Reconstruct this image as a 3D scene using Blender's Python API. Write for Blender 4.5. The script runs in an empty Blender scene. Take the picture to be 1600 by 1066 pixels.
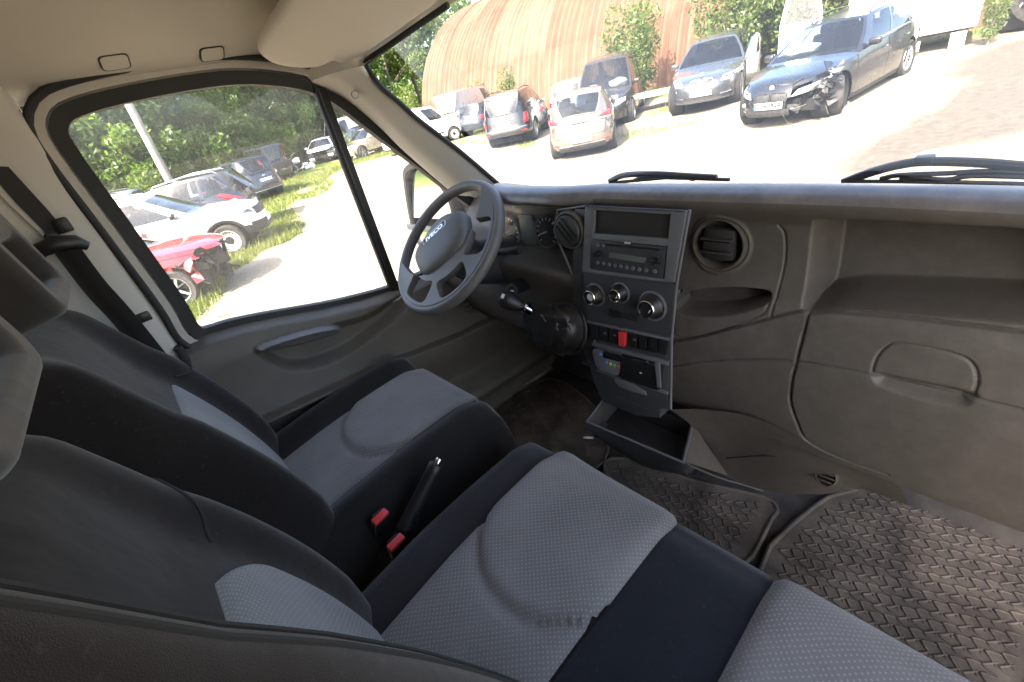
import bpy, bmesh, math, random
import numpy as np
from mathutils import Vector, Matrix, noise as mnoise
random.seed(7); RNG = np.random.default_rng(7)
SC = bpy.context.scene; COL = SC.collection
R_ = math.radians
# ------------------------------------------------------------------ camera, world, sun, exposure
EYE = 2.08                                  # height of the camera above the ground under the van
FPX, CX, CY = 700.0, 800.0, 533.0
def _basis(roll=14.0, hd=398.0, lat=140.0):
    r = math.radians(roll); up = np.array([-math.sin(r), -math.cos(r)])
    hp = np.array([CX, CY]) + up*hd; hv = np.array([math.cos(r), -math.sin(r)])
    L = hp + hv*((lat-hp[0])/hv[0])
    y = np.array([L[0]-CX, L[1]-CY, FPX]); y /= np.linalg.norm(y)
    nd = np.array([CX, CY]) - up*(FPX*FPX/hd)
    z = -np.array([nd[0]-CX, nd[1]-CY, FPX]); z /= np.linalg.norm(z)
    return np.array([np.cross(y, z), y, z])
BAS = _basis()                              # rows: van forward, van left, up (in camera axes)
cam_d = bpy.data.cameras.new('camera'); cam = bpy.data.objects.new('camera', cam_d); COL.objects.link(cam)
cam_d.sensor_width = 36; cam_d.lens = 36*FPX/1600; cam_d.clip_start = 0.02; cam_d.clip_end = 2000
_m = Matrix([[BAS[i][0], -BAS[i][1], -BAS[i][2]] for i in range(3)])
cam.matrix_world = Matrix.Translation((0, 0, EYE)) @ _m.to_4x4()
SC.camera = cam
SUN_EL, SUN_AZ = R_(45), R_(12)              # light travels towards +X, turned a little to +Y
world = bpy.data.worlds.new('World'); SC.world = world; world.use_nodes = True
_wn = world.node_tree.nodes; _bg = _wn['Background']; _sky = _wn.new('ShaderNodeTexSky')
_sky.sky_type = 'NISHITA'; _sky.sun_disc = False; _sky.sun_elevation = SUN_EL
_sky.sun_rotation = R_(270) - SUN_AZ; _sky.air_density = 1.0; _sky.dust_density = 4.0; _sky.ozone_density = .6
world.node_tree.links.new(_sky.outputs[0], _bg.inputs[0]); _bg.inputs[1].default_value = 0.15
sun_d = bpy.data.lights.new('sun', 'SUN'); sun = bpy.data.objects.new('sun', sun_d); COL.objects.link(sun)
sun_d.energy = 2.8; sun_d.angle = R_(0.5); sun_d.color = (1, .95, .86)
_dir = Vector((math.cos(SUN_EL)*math.cos(SUN_AZ), math.cos(SUN_EL)*math.sin(SUN_AZ), -math.sin(SUN_EL)))
sun.rotation_euler = _dir.to_track_quat('-Z', 'Y').to_euler(); sun.location = (-20, 0, 30)
SC.view_settings.view_transform = 'Standard'; SC.view_settings.look = 'None'
SC.view_settings.gamma = 1; SC.view_settings.exposure = 2.9; SC.view_settings.use_curve_mapping = False
try:
    SC.cycles.max_bounces = 8; SC.cycles.diffuse_bounces = 5; SC.cycles.transparent_max_bounces = 24
    SC.cycles.caustics_reflective = False; SC.cycles.caustics_refractive = False
except Exception: pass

# ------------------------------------------------------------------ helpers
# interior points are written relative to the camera (z = 0 at eye height); OFF lifts them into the world
OFF = np.array([0, 0, EYE]); GZ = -EYE
def ray(u, v): return BAS @ np.array([u-CX, v-CY, FPX])
def on(u, v, ax, val):
    d = ray(u, v); return d*(val/d[ax])
def onpl(u, v, p, n):
    d = ray(u, v); n = np.array(n, float); return d*(np.dot(p, n)/np.dot(d, n))
def nrm(a):
    a = np.array(a, float); return a/np.linalg.norm(a)
ORG = {}
def thing(name, label, cat, loc=(0, 0, 0), rz=0, group=None, world_loc=False):
    o = bpy.data.objects.new(name, None); COL.objects.link(o); o.empty_display_size = .1
    w = np.array(loc, float) + (0 if world_loc else OFF)
    o.location = w; o.rotation_euler = (0, 0, rz); tag(o, label, cat, group); ORG[o] = w if rz == 0 else None
    return o
def tag(o, label=None, cat=None, group=None, kind=None):
    for k, v in (('label', label), ('category', cat), ('group', group), ('kind', kind)):
        if v: o[k] = v
    return o
def mesh_obj(name, V, F, mat, parent=None, smooth=30, uv=None, local=False, mats=None, fm=None):
    V = np.asarray(V, float)
    me = bpy.data.meshes.new(name)
    if not local:
        V = V + OFF
        if parent is not None and ORG.get(parent) is not None: V = V - ORG[parent]
    me.from_pydata(V.tolist(), [], [tuple(int(i) for i in f) for f in F])
    if uv is not None:
        ul = me.uv_layers.new(name='UVMap'); vi = np.zeros(len(me.loops), int); me.loops.foreach_get('vertex_index', vi)
        ul.data.foreach_set('uv', np.asarray(uv, float)[vi].ravel())
    for m in (mats or [mat]): me.materials.append(m)
    if fm is not None: me.polygons.foreach_set('material_index', np.asarray(fm, int))
    if smooth is not None:
        me.polygons.foreach_set('use_smooth', [True]*len(me.polygons))
        if smooth < 180:
            try: me.set_sharp_from_angle(angle=R_(smooth))
            except Exception: pass
    me.update()
    o = bpy.data.objects.new(name, me); COL.objects.link(o)
    if parent is not None:
        o.parent = parent; ORG[o] = ORG.get(parent)
    else: ORG[o] = OFF*0
    return o
class MB:
    """collects simple shapes that belong to ONE part"""
    def __init__(s): s.V = []; s.F = []
    def add(s, V, F):
        b = len(s.V); s.V += [tuple(map(float, v)) for v in V]; s.F += [tuple(i+b for i in f) for f in F]; return s
    def build(s, name, mat, parent=None, **k): return mesh_obj(name, s.V, s.F, mat, parent, **k)
    def box(s, c, size, M=None, bev=0.0, seg=2):
        bm = bmesh.new(); bmesh.ops.create_cube(bm, size=1); bmesh.ops.scale(bm, vec=size, verts=bm.verts)
        if bev > 0: bmesh.ops.bevel(bm, geom=list(bm.edges), offset=min(bev, min(size)*.49), segments=seg, affect='EDGES', profile=.5)
        s._bm(bm, c, M); return s
    def _bm(s, bm, c, M):
        bm.verts.index_update(); V = np.array([v.co[:] for v in bm.verts])
        if M is not None: V = V @ np.array(M).T
        s.add(V+np.array(c, float), [[v.index for v in f.verts] for f in bm.faces]); bm.free()
    def tube(s, pts, r, n=10, cap=True, flat=None, up=None):
        pts = [np.array(p, float) for p in pts]; m = len(pts); rr = r if hasattr(r, '__len__') else [r]*m
        V = []; prev = None
        for i, p in enumerate(pts):
            t = nrm(pts[min(i+1, m-1)]-pts[max(i-1, 0)])
            if up is not None: a = np.array(up, float)
            elif prev is None: a = np.array([0, 0, 1.]) if abs(t[2]) < .9 else np.array([1., 0, 0])
            else: a = prev
            a = nrm(a - t*np.dot(a, t)); prev = a; b = np.cross(t, a)
            ra, rb = (rr[i], rr[i]) if flat is None else (rr[i], rr[i]*flat)
            for k in range(n):
                th = 2*math.pi*k/n; V.append(p + a*ra*math.cos(th) + b*rb*math.sin(th))
        F = [(i*n+k, i*n+(k+1) % n, (i+1)*n+(k+1) % n, (i+1)*n+k) for i in range(m-1) for k in range(n)]
        if cap: F += [tuple(range(n))[::-1], tuple((m-1)*n+k for k in range(n))]
        s.add(V, F); return s
    def lathe(s, prof, c, axis, n=28, e1=None, cap=True):
        """prof: (radius, along axis)"""
        ax = nrm(axis); a = nrm(e1) if e1 is not None else nrm(np.cross(ax, [0, 0, 1.]) if abs(ax[2]) < .9 else np.cross(ax, [1., 0, 0]))
        b = np.cross(ax, a); V = []; m = len(prof)
        for r, h in prof:
            for k in range(n):
                th = 2*math.pi*k/n; V.append(np.array(c, float) + ax*h + r*(a*math.cos(th)+b*math.sin(th)))
        F = [(i*n+k, i*n+(k+1) % n, (i+1)*n+(k+1) % n, (i+1)*n+k) for i in range(m-1) for k in range(n)]
        if cap:
            if prof[0][0] > 1e-4: F.append(tuple(range(n))[::-1])
            if prof[-1][0] > 1e-4: F.append(tuple((m-1)*n+k for k in range(n)))
        s.add(V, F); return s
    def prism(s, poly, d):
        """flat polygon (3-D points) extruded by the vector d"""
        n = len(poly); P = [np.array(p, float) for p in poly]; d = np.array(d, float)
        s.add(P+[p+d for p in P], [tuple(range(n))[::-1], tuple(range(n, 2*n))]+[(i, (i+1) % n, n+(i+1) % n, n+i) for i in range(n)]); return s
    def ring(s, outer, inner, d):
        n = len(outer); d = np.array(d, float); O = [np.array(p, float) for p in outer]; I = [np.array(p, float) for p in inner]
        V = O+I+[p+d for p in O]+[p+d for p in I]; F = []
        for i in range(n):
            j = (i+1) % n
            F += [(i, j, n+j, n+i), (2*n+i, 3*n+i, 3*n+j, 2*n+j), (i, 2*n+i, 2*n+j, j), (n+i, n+j, 3*n+j, 3*n+i)]
        s.add(V, F); return s
def crom(P, n, closed=False):
    """Catmull-Rom through the points (any trailing shape), n samples per span"""
    P = np.asarray(P, float); m = len(P); out = []
    for i in range(m if closed else m-1):
        if closed: p0, p1, p2, p3 = P[i-1], P[i], P[(i+1) % m], P[(i+2) % m]
        else:
            p1, p2 = P[i], P[i+1]; p0 = P[i-1] if i > 0 else 2*p1-p2; p3 = P[i+2] if i+2 < m else 2*p2-p1
        for k in range(n):
            t = k/n; out.append(.5*(2*p1+(p2-p0)*t+(2*p0-5*p1+4*p2-p3)*t*t+(3*p1-p0-3*p2+p3)*t**3))
    if not closed: out.append(P[-1])
    return np.array(out)
def gridF(nr, nc, closed=False):
    return [(i*nc+j, i*nc+(j+1) % nc, (i+1)*nc+(j+1) % nc, (i+1)*nc+j) for i in range(nr-1) for j in range(nc if closed else nc-1)]
def grid_uv(G):
    du = np.linalg.norm(np.diff(G, axis=1), axis=2); dv = np.linalg.norm(np.diff(G, axis=0), axis=2)
    U = np.zeros(G.shape[:2]); Vv = np.zeros(G.shape[:2]); U[:, 1:] = np.cumsum(np.tile(du.mean(0), (G.shape[0], 1)), 1); Vv[1:] = np.cumsum(np.tile(dv.mean(1)[:, None], (1, G.shape[1])), 0)
    return np.stack([U, Vv], -1).reshape(-1, 2)
def loft(name, rows, mat, parent, n=(6, 6), closed=False, flip=False, **k):
    G = crom(np.asarray(rows, float), n[0]); G = np.swapaxes(crom(np.swapaxes(G, 0, 1), n[1], closed), 0, 1)
    F = gridF(G.shape[0], G.shape[1], closed)
    if flip: F = [f[::-1] for f in F]
    return mesh_obj(name, G.reshape(-1, 3), F, mat, parent, uv=None if closed else grid_uv(G), smooth=k.pop('smooth', 60), **k)
def seg_dist(Q, poly, closed=False):
    """distance of points Q (n,2) to a polyline"""
    P = np.asarray(poly, float); D = np.full(len(Q), 1e9)
    for i in range(len(P) if closed else len(P)-1):
        a, b = P[i], P[(i+1) % len(P)]; ab = b-a; t = np.clip(((Q-a)@ab)/max(1e-12, ab@ab), 0, 1)
        D = np.minimum(D, np.linalg.norm(Q-a-t[:, None]*ab, axis=1))
    return D
def inside(Q, poly):
    P = np.asarray(poly, float); r = np.zeros(len(Q), bool); j = len(P)-1
    for i in range(len(P)):
        c = ((P[i, 1] > Q[:, 1]) != (P[j, 1] > Q[:, 1])) & (Q[:, 0] < (P[j, 0]-P[i, 0])*(Q[:, 1]-P[i, 1])/(P[j, 1]-P[i, 1]+1e-15)+P[i, 0])
        r ^= c; j = i
    return r
def sdf(Q, poly): return np.where(inside(Q, poly), -1, 1)*seg_dist(Q, poly, True)
def sstep(x, a, b):
    t = np.clip((np.asarray(x, float)-a)/(b-a), 0, 1); return t*t*(3-2*t)
def rrect(x0, y0, x1, y1, r, n=4):
    out = []
    for cx, cy, a in ((x1-r, y1-r, 0), (x0+r, y1-r, 90), (x0+r, y0+r, 180), (x1-r, y0+r, 270)):
        for k in range(n+1):
            t = R_(a+90*k/n); out.append((cx+r*math.cos(t), cy+r*math.sin(t)))
    return out
def text_obj(txt, size, M, mat, name, parent, ext=.0004, local=False, sx=1.0, bold=0.0):
    """lettering standing on the plane given by M (columns: right, up, normal, origin)"""
    cu = bpy.data.curves.new('lettering', 'FONT'); cu.body = txt; cu.size = size; cu.extrude = ext; cu.align_x = 'CENTER'; cu.align_y = 'CENTER'
    cu.offset = bold; cu.resolution_u = 3
    to = bpy.data.objects.new('lettering', cu); COL.objects.link(to); bpy.context.view_layer.update()
    me = to.evaluated_get(bpy.context.evaluated_depsgraph_get()).to_mesh()
    V = np.array([v.co[:] for v in me.vertices]); F = [tuple(p.vertices) for p in me.polygons]
    to.to_mesh_clear(); bpy.data.objects.remove(to); bpy.data.curves.remove(cu)
    Rr, U, N, O = [np.array(a, float) for a in M]
    W = O + V[:, :1]*sx*Rr + V[:, 1:2]*U + V[:, 2:3]*N
    return mesh_obj(name, W, F, mat, parent, smooth=None, local=local)

# ------------------------------------------------------------------ materials
def _mat(name):
    m = bpy.data.materials.new(name); m.use_nodes = True; nt = m.node_tree
    return m, nt, nt.nodes['Principled BSDF']
def _n(nt, t, **kw):
    n = nt.nodes.new(t)
    for k, v in kw.items(): setattr(n, k, v)
    return n
def L(nt, a, b): nt.links.new(a, b)
def col4(c): return (c[0], c[1], c[2], 1)
def plastic(name, c, rough=.5, var=.12, vs=9, bump=.15, bs=900, metal=0, spec=.5, coat=0, dust=None, dust_amt=.25, dust_scale=14):
    m, nt, p = _mat(name); tc = _n(nt, 'ShaderNodeTexCoord')
    nz = _n(nt, 'ShaderNodeTexNoise'); nz.inputs['Scale'].default_value = vs; nz.inputs['Detail'].default_value = 6; L(nt, tc.outputs['Object'], nz.inputs['Vector'])
    rp = _n(nt, 'ShaderNodeValToRGB'); e = rp.color_ramp.elements
    e[0].position = .3; e[1].position = .7; e[0].color = col4([x*(1-var) for x in c]); e[1].color = col4([min(1, x*(1+var)) for x in c])
    L(nt, nz.outputs['Fac'], rp.inputs[0]); src = rp.outputs[0]
    if dust:
        n2 = _n(nt, 'ShaderNodeTexNoise'); n2.inputs['Scale'].default_value = dust_scale; n2.inputs['Detail'].default_value = 9; n2.inputs['Roughness'].default_value = .65; L(nt, tc.outputs['Object'], n2.inputs['Vector'])
        mr = _n(nt, 'ShaderNodeMapRange'); mr.inputs[1].default_value = .42; mr.inputs[2].default_value = .75; mr.inputs[4].default_value = dust_amt; L(nt, n2.outputs['Fac'], mr.inputs[0])
        mx = _n(nt, 'ShaderNodeMixRGB'); mx.inputs[2].default_value = col4(dust); L(nt, mr.outputs[0], mx.inputs[0]); L(nt, src, mx.inputs[1]); src = mx.outputs[0]
    L(nt, src, p.inputs['Base Color'])
    r2 = _n(nt, 'ShaderNodeMapRange'); r2.inputs[3].default_value = max(0.02, rough-.08); r2.inputs[4].default_value = min(1, rough+.08); L(nt, nz.outputs['Fac'], r2.inputs[0]); L(nt, r2.outputs[0], p.inputs['Roughness'])
    p.inputs['Metallic'].default_value = metal; p.inputs['Specular IOR Level'].default_value = spec; p.inputs['Coat Weight'].default_value = coat; p.inputs['Coat Roughness'].default_value = .04
    if bump > 0:
        nb = _n(nt, 'ShaderNodeTexNoise'); nb.inputs['Scale'].default_value = bs; nb.inputs['Detail'].default_value = 2; L(nt, tc.outputs['Object'], nb.inputs['Vector'])
        b = _n(nt, 'ShaderNodeBump'); b.inputs['Strength'].default_value = bump; b.inputs['Distance'].default_value = .001; L(nt, nb.outputs['Fac'], b.inputs['Height']); L(nt, b.outputs[0], p.inputs['Normal'])
    return m
def fabric(name, c, c2=None, cell=.0075, dot=.3, wear=.1, bump=.3):
    """woven seat cloth; c2 = small light dots on a diagonal lattice (needs UV in metres)"""
    m, nt, p = _mat(name); tc = _n(nt, 'ShaderNodeTexCoord')
    nz = _n(nt, 'ShaderNodeTexNoise'); nz.inputs['Scale'].default_value = 7; nz.inputs['Detail'].default_value = 7; L(nt, tc.outputs['Object'], nz.inputs['Vector'])
    rp = _n(nt, 'ShaderNodeValToRGB'); e = rp.color_ramp.elements; e[0].position = .32; e[1].position = .68
    e[0].color = col4([x*(1-wear) for x in c]); e[1].color = col4([x*(1+wear) for x in c]); L(nt, nz.outputs['Fac'], rp.inputs[0]); src = rp.outputs[0]
    vec = tc.outputs['UV'] if c2 else tc.outputs['Object']
    if c2:
        mp = _n(nt, 'ShaderNodeMapping'); mp.inputs['Rotation'].default_value = (0, 0, R_(45)); mp.inputs['Scale'].default_value = (1/cell, 1/cell, 1); L(nt, vec, mp.inputs['Vector'])
        vo = _n(nt, 'ShaderNodeTexVoronoi'); vo.voronoi_dimensions = '2D'; vo.inputs['Scale'].default_value = 1; vo.inputs['Randomness'].default_value = .12; L(nt, mp.outputs[0], vo.inputs['Vector'])
        mr = _n(nt, 'ShaderNodeMapRange'); mr.inputs[1].default_value = dot; mr.inputs[2].default_value = dot*.55; L(nt, vo.outputs['Distance'], mr.inputs[0])
        mx = _n(nt, 'ShaderNodeMixRGB'); mx.inputs[2].default_value = col4(c2); L(nt, mr.outputs[0], mx.inputs[0]); L(nt, src, mx.inputs[1]); src = mx.outputs[0]
    L(nt, src, p.inputs['Base Color']); p.inputs['Roughness'].default_value = .95; p.inputs['Specular IOR Level'].default_value = .15
    p.inputs['Sheen Weight'].default_value = .25; p.inputs['Sheen Roughness'].default_value = .5
    wv = _n(nt, 'ShaderNodeTexNoise'); wv.inputs['Scale'].default_value = 1500; wv.inputs['Detail'].default_value = 2; L(nt, tc.outputs['Object'], wv.inputs['Vector'])
    b = _n(nt, 'ShaderNodeBump'); b.inputs['Strength'].default_value = bump; b.inputs['Distance'].default_value = .0012
    if c2:
        ad = _n(nt, 'ShaderNodeMath'); ad.operation = 'SUBTRACT'; L(nt, wv.outputs['Fac'], ad.inputs[0]); L(nt, vo.outputs['Distance'], ad.inputs[1]); L(nt, ad.outputs[0], b.inputs['Height'])
    else: L(nt, wv.outputs['Fac'], b.inputs['Height'])
    w2 = _n(nt, 'ShaderNodeTexNoise'); w2.inputs['Scale'].default_value = 11; w2.inputs['Detail'].default_value = 3; L(nt, tc.outputs['Object'], w2.inputs['Vector'])
    b2 = _n(nt, 'ShaderNodeBump'); b2.inputs['Strength'].default_value = .35; b2.inputs['Distance'].default_value = .010; L(nt, w2.outputs['Fac'], b2.inputs['Height']); L(nt, b2.outputs[0], b.inputs['Normal'])
    ln = _n(nt, 'ShaderNodeTexNoise'); ln.inputs['Scale'].default_value = 160; ln.inputs['Detail'].default_value = 4; L(nt, tc.outputs['Object'], ln.inputs['Vector']); lr = _n(nt, 'ShaderNodeMapRange'); lr.inputs[1].default_value = .62; lr.inputs[2].default_value = .76; lr.inputs[4].default_value = .16; L(nt, ln.outputs['Fac'], lr.inputs[0])
    lm = _n(nt, 'ShaderNodeMixRGB'); lm.inputs[2].default_value = (.12, .105, .09, 1); L(nt, lr.outputs[0], lm.inputs[0]); L(nt, src, lm.inputs[1]); L(nt, lm.outputs[0], p.inputs['Base Color'])
    L(nt, b.outputs[0], p.inputs['Normal'])
    return m
def glass(name, dust=.06, tint=(1, 1, 1), dcol=(.8, .78, .72), refl=1.0, scale=3.0):
    """thin pane: clear, with a mirror share by angle and a pale film for dust and, on the windscreen, veiling glare"""
    m = bpy.data.materials.new(name); m.use_nodes = True; nt = m.node_tree; nt.nodes.clear()
    out = _n(nt, 'ShaderNodeOutputMaterial'); tr = _n(nt, 'ShaderNodeBsdfTransparent'); tr.inputs[0].default_value = col4(tint)
    gl = _n(nt, 'ShaderNodeBsdfGlossy'); gl.inputs['Roughness'].default_value = .02
    lw = _n(nt, 'ShaderNodeLayerWeight'); lw.inputs[0].default_value = .5; pw = _n(nt, 'ShaderNodeMath'); pw.operation = 'POWER'; pw.inputs[1].default_value = 4.5; L(nt, lw.outputs['Facing'], pw.inputs[0])
    mu = _n(nt, 'ShaderNodeMath'); mu.operation = 'MULTIPLY_ADD'; mu.use_clamp = True; mu.inputs[1].default_value = .85*refl; mu.inputs[2].default_value = .045*refl; L(nt, pw.outputs[0], mu.inputs[0])
    m1 = _n(nt, 'ShaderNodeMixShader'); L(nt, mu.outputs[0], m1.inputs[0]); L(nt, tr.outputs[0], m1.inputs[1]); L(nt, gl.outputs[0], m1.inputs[2])
    tl = _n(nt, 'ShaderNodeBsdfTranslucent'); tl.inputs[0].default_value = col4(dcol); df = _n(nt, 'ShaderNodeBsdfDiffuse'); df.inputs[0].default_value = col4(dcol)
    m2 = _n(nt, 'ShaderNodeMixShader'); L(nt, tl.outputs[0], m2.inputs[1]); L(nt, df.outputs[0], m2.inputs[2])
    tc = _n(nt, 'ShaderNodeTexCoord'); nz = _n(nt, 'ShaderNodeTexNoise'); nz.inputs['Scale'].default_value = scale; nz.inputs['Detail'].default_value = 8; nz.inputs['Roughness'].default_value = .7; L(nt, tc.outputs['Object'], nz.inputs['Vector'])
    mr = _n(nt, 'ShaderNodeMapRange'); mr.inputs[1].default_value = .3; mr.inputs[2].default_value = .75; mr.inputs[3].default_value = dust*.6; mr.inputs[4].default_value = dust*1.5; L(nt, nz.outputs['Fac'], mr.inputs[0])
    m3 = _n(nt, 'ShaderNodeMixShader'); L(nt, mr.outputs[0], m3.inputs[0]); L(nt, m1.outputs[0], m3.inputs[1]); L(nt, m2.outputs[0], m3.inputs[2]); L(nt, m3.outputs[0], out.inputs[0])
    return m
M = {}
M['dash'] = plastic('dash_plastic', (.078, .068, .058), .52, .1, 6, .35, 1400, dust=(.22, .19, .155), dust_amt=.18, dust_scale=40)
M['dash_top'] = plastic('dash_top_sheen_plastic', (.12, .112, .11), .32, .1, 6, .3, 1200, spec=.7, dust=(.36, .31, .27), dust_amt=.4, dust_scale=20)  # lighter than the dash plastic: sky sheen lifted into colour and dust
M['stack'] = plastic('console_plastic', (.045, .046, .049), .42, .08, 8, .2, 1500)
M['trim_silver'] = plastic('console_frame_plastic', (.13, .135, .145), .4, .06, 8, .1, 1500)
M['black'] = plastic('black_plastic', (.012, .012, .012), .4, .1, 8, .15, 1500)
M['blackmatt'] = plastic('matt_black_plastic', (.010, .0095, .009), .75, .1, 8, .2, 1500)
M['dark'] = plastic('dark_recess_plastic', (.02, .018, .017), .7, .1, 8, .2, 1500)
M['wheel'] = plastic('steering_wheel_skin', (.115, .112, .11), .48, .08, 12, .3, 1300)
M['airbag'] = plastic('airbag_cover_plastic', (.10, .10, .10), .5, .08, 12, .35, 1500)
M['chrome'] = plastic('chrome', (.75, .75, .76), .12, .03, 8, 0, metal=1)
M['bright'] = plastic('bright_plastic', (.6, .62, .65), .3, .04, 8, 0)
M['lining'] = plastic('headliner_cloth', (.57, .525, .445), .95, .06, 4, .4, 500, spec=.1)
M['pillar'] = plastic('pillar_plastic', (.55, .52, .465), .62, .05, 5, .3, 1300, spec=.3)
M['visor'] = plastic('visor_vinyl', (.61, .56, .475), .7, .04, 5, .3, 800, spec=.2)
M['flange'] = plastic('painted_white_metal', (.62, .62, .6), .3, .04, 5, 0)
M['rubber'] = plastic('black_rubber', (.016, .015, .014), .65, .12, 10, .2, 900)
M['door'] = plastic('door_plastic', (.10, .09, .074), .5, .08, 5, .35, 1300, dust=(.25, .21, .16), dust_amt=.15)
M['door_edge'] = plastic('door_armrest_plastic', (.16, .16, .165), .45, .05, 5, .2, 1300)
M['cloth'] = fabric('black_seat_cloth', (.0125, .0095, .008), wear=.22)
M['cloth_side'] = fabric('slate_seat_cloth', (.0155, .0135, .0132), wear=.2)
M['navy'] = fabric('navy_seat_cloth', (.0115, .0128, .0175), wear=.25)
M['grey'] = fabric('dotted_grey_cloth', (.182, .174, .166), (.28, .27, .26), .0068, .26, wear=.16)
M['hr'] = fabric('headrest_cloth', (.045, .041, .036), wear=.15, bump=.12)
M['webbing'] = fabric('belt_webbing', (.02, .018, .017), wear=.1)
M['mat'] = plastic('dusty_rubber', (.07, .056, .045), .85, .25, 6, .4, 400, spec=.25, dust=(.28, .225, .17), dust_amt=.45, dust_scale=9)
M['carpet'] = plastic('dirty_floor_covering', (.032, .027, .023), .9, .3, 8, .6, 300, dust=(.12, .1, .08), dust_amt=.4)
M['red'] = plastic('red_plastic', (.62, .04, .05), .35, .05, 10, 0)
M['shelf'] = plastic('shelf_liner', (.03, .027, .024), .85, .12, 8, .3, 600, dust=(.16, .13, .10), dust_amt=.3)
M['screen'] = plastic('dark_screen', (.012, .013, .014), .12, .05, 8, 0)
M['lcd'] = plastic('grey_lcd', (.12, .14, .12), .25, .05, 8, 0)
M['leather'] = plastic('black_leatherette', (.014, .0125, .012), .42, .15, 25, .5, 350)
M['white'] = plastic('white_print', (.75, .75, .73), .5, .03, 8, 0)
M['gold_dust'] = plastic('pale_crumb', (.6, .55, .45), .8, .1, 30, 0)
M['windscreen'] = glass('windscreen_glass', dust=.115)  # the film is dust plus veiling glare, put into the pane as haze
M['sideglass'] = glass('door_glass', dust=.04, refl=.6)
M['mirror'] = plastic('mirror_glass', (.86, .88, .88), .02, .01, 8, 0, metal=1)
for k, c in dict(btn_b=(.1, .2, .6), btn_g=(.1, .45, .15), btn_y=(.6, .5, .08), btn_r=(.6, .08, .08)).items(): M[k] = plastic('key_'+k, c, .4, .05, 8, 0)
# ================================================================== VAN CAB (shell)
YD = 1.42                                   # inner face of the driver's door
cab = thing('van_cab', 'beige lined cab of a white van seen from its passenger side', 'van cab', (.3, .55, -1.26))
# floor, firewall, rear wall
MB().box((.55, .55, -1.24), (1.9, 2.0, .05)).build('floor_panel', M['carpet'], cab)
MB().box((-.33, -.40, -.42), (.60, .05, 1.68)).build('far_side_wall', M['pillar'], cab)
MB().box((1.19, 1.455, -.9), (.55, .03, .8)).build('kick_panel', M['carpet'], cab)
MB().box((1.42, .55, -.88), (.05, 1.9, .80)).box((1.30, .55, -1.12), (.30, 1.86, .03), np.array(Matrix.Rotation(R_(-38), 3, 'Y'))).build('firewall', M['carpet'], cab)
MB().box((-.62, .62, -.4), (.05, 2.1, 1.9)).build('rear_wall', M['pillar'], cab)
# headliner: one sheet from the rear wall to the front header, rolled down to the door opening
xs = [-.62, -.35, -.1, .1, .25, .4, .5, .57]
rows = []
prof = [(-.62, .36), (-.2, .385), (.4, .395), (.9, .375), (1.06, .345), (1.15, .30), (1.21, .262), (1.29, .228), (1.37, .198), (1.415, .178), (1.425, .162)]
for x in xs:
    f = max(0, (x-.2)/.46); dz = -.012*f*f
    g = min(1, max(0, (x-.45)/.25))
    r = []
    for (y, z) in prof:
        zz = z+dz - (.02*g*g if y < 1.2 else .02*g*g)
        r.append((x, y - (.03*g if y > 1.2 else 0), zz))
    rows.append(r)
loft('headliner', rows, M['lining'], cab, n=(4, 4))
# front header, over the windscreen
A3 = np.array
hrow = [[on(566, 103, 1, 1.272)+A3([.03, 0, .01]), on(566, 103, 1, 1.272), on(540, 111, 1, 1.315), on(514, 119, 1, 1.365), on(487, 127, 1, 1.41)]]
for lip, m1, m2, bk in ((on(570, 94, 0, .70), (.665, 1.27, .178), (.605, 1.33, .190), (.53, 1.405, .176)), (on(600, 72, 0, .74), (.70, 1.15, .215), (.62, 1.20, .255), (.50, 1.26, .242)), (on(640, 45, 0, .78), (.745, .98, .228), (.66, 1.01, .29), (.52, 1.06, .335)),
                        (on(690, 12, 0, .82), (.785, .80, .238), (.70, .82, .305), (.52, .86, .368)), (A3([.855, .50, .205]), (.81, .50, .25), (.72, .50, .315), (.53, .50, .385)), (A3([.85, .10, .20]), (.80, .10, .25), (.72, .10, .315), (.53, .10, .385)), (A3([.80, -.5, .18]), (.76, -.5, .22), (.68, -.5, .30), (.5, -.5, .365))):
    hrow.append([lip+A3([.03, 0, .012]), lip, A3(m1), A3(m2), A3(bk)])
loft('front_header', hrow, M['lining'], cab, n=(5, 4))
# blanking covers of the grab handle, on the cant rail
for (u, v) in ((180, 98), (332, 85)):
    c = on(u, v, 1, 1.352 if u < 250 else 1.367); ex = np.array([1, 0, 0.]); n = nrm((0, -.42, -.9)); ey = np.cross(n, ex)
    o = rrect(-.024, -.021, .024, .021, .009); MB().prism([c+ex*a+ey*b-n*.010 for a, b in o], n*.0108).build('handle_cover', M['lining'], cab, smooth=20)
    i = rrect(-.027, -.024, .027, .024, .011); MB().ring([c+ex*a+ey*b-n*.010 for a, b in i], [c+ex*a+ey*b-n*.010 for a, b in o], n*.0100).build('cover_gap', M['dark'], cab)
# A pillar
ap_in = [(487, 127), (534, 150), (568, 176), (597, 202), (624, 229), (652, 254), (680, 278), (712, 305)]
ap_out = [(566, 103), (581, 124), (598, 143), (622, 163), (648, 187), (683, 214), (722, 244), (790, 302)]
rows = []
for (a, b) in zip(ap_in, ap_out):
    p = on(*a, 1, 1.40); q = on(*b, 1, 1.27); m = (p*.55+q*.45); t = nrm(q-p)
    rows.append([p+np.array([.02, .03, -.01]), p, p*.8+q*.2+np.array([-.012, -.012, .0]), m+np.array([-.020, -.022, .0]), p*.22+q*.78+np.array([-.012, -.014, 0]), q, q*1.03])
loft('pillar_trim', rows, M['pillar'], cab, n=(5, 4))
c = on(561, 147, 1, 1.325)+np.array([-.018, -.012, 0]); n = nrm(-c*np.array([.6, 1, .2])); 
MB().lathe([(.0085, -.004), (.0085, .0015), (.0075, .003), (0, .0032)], c, n, 20).build('screw_cap', M['pillar'], cab)
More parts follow.
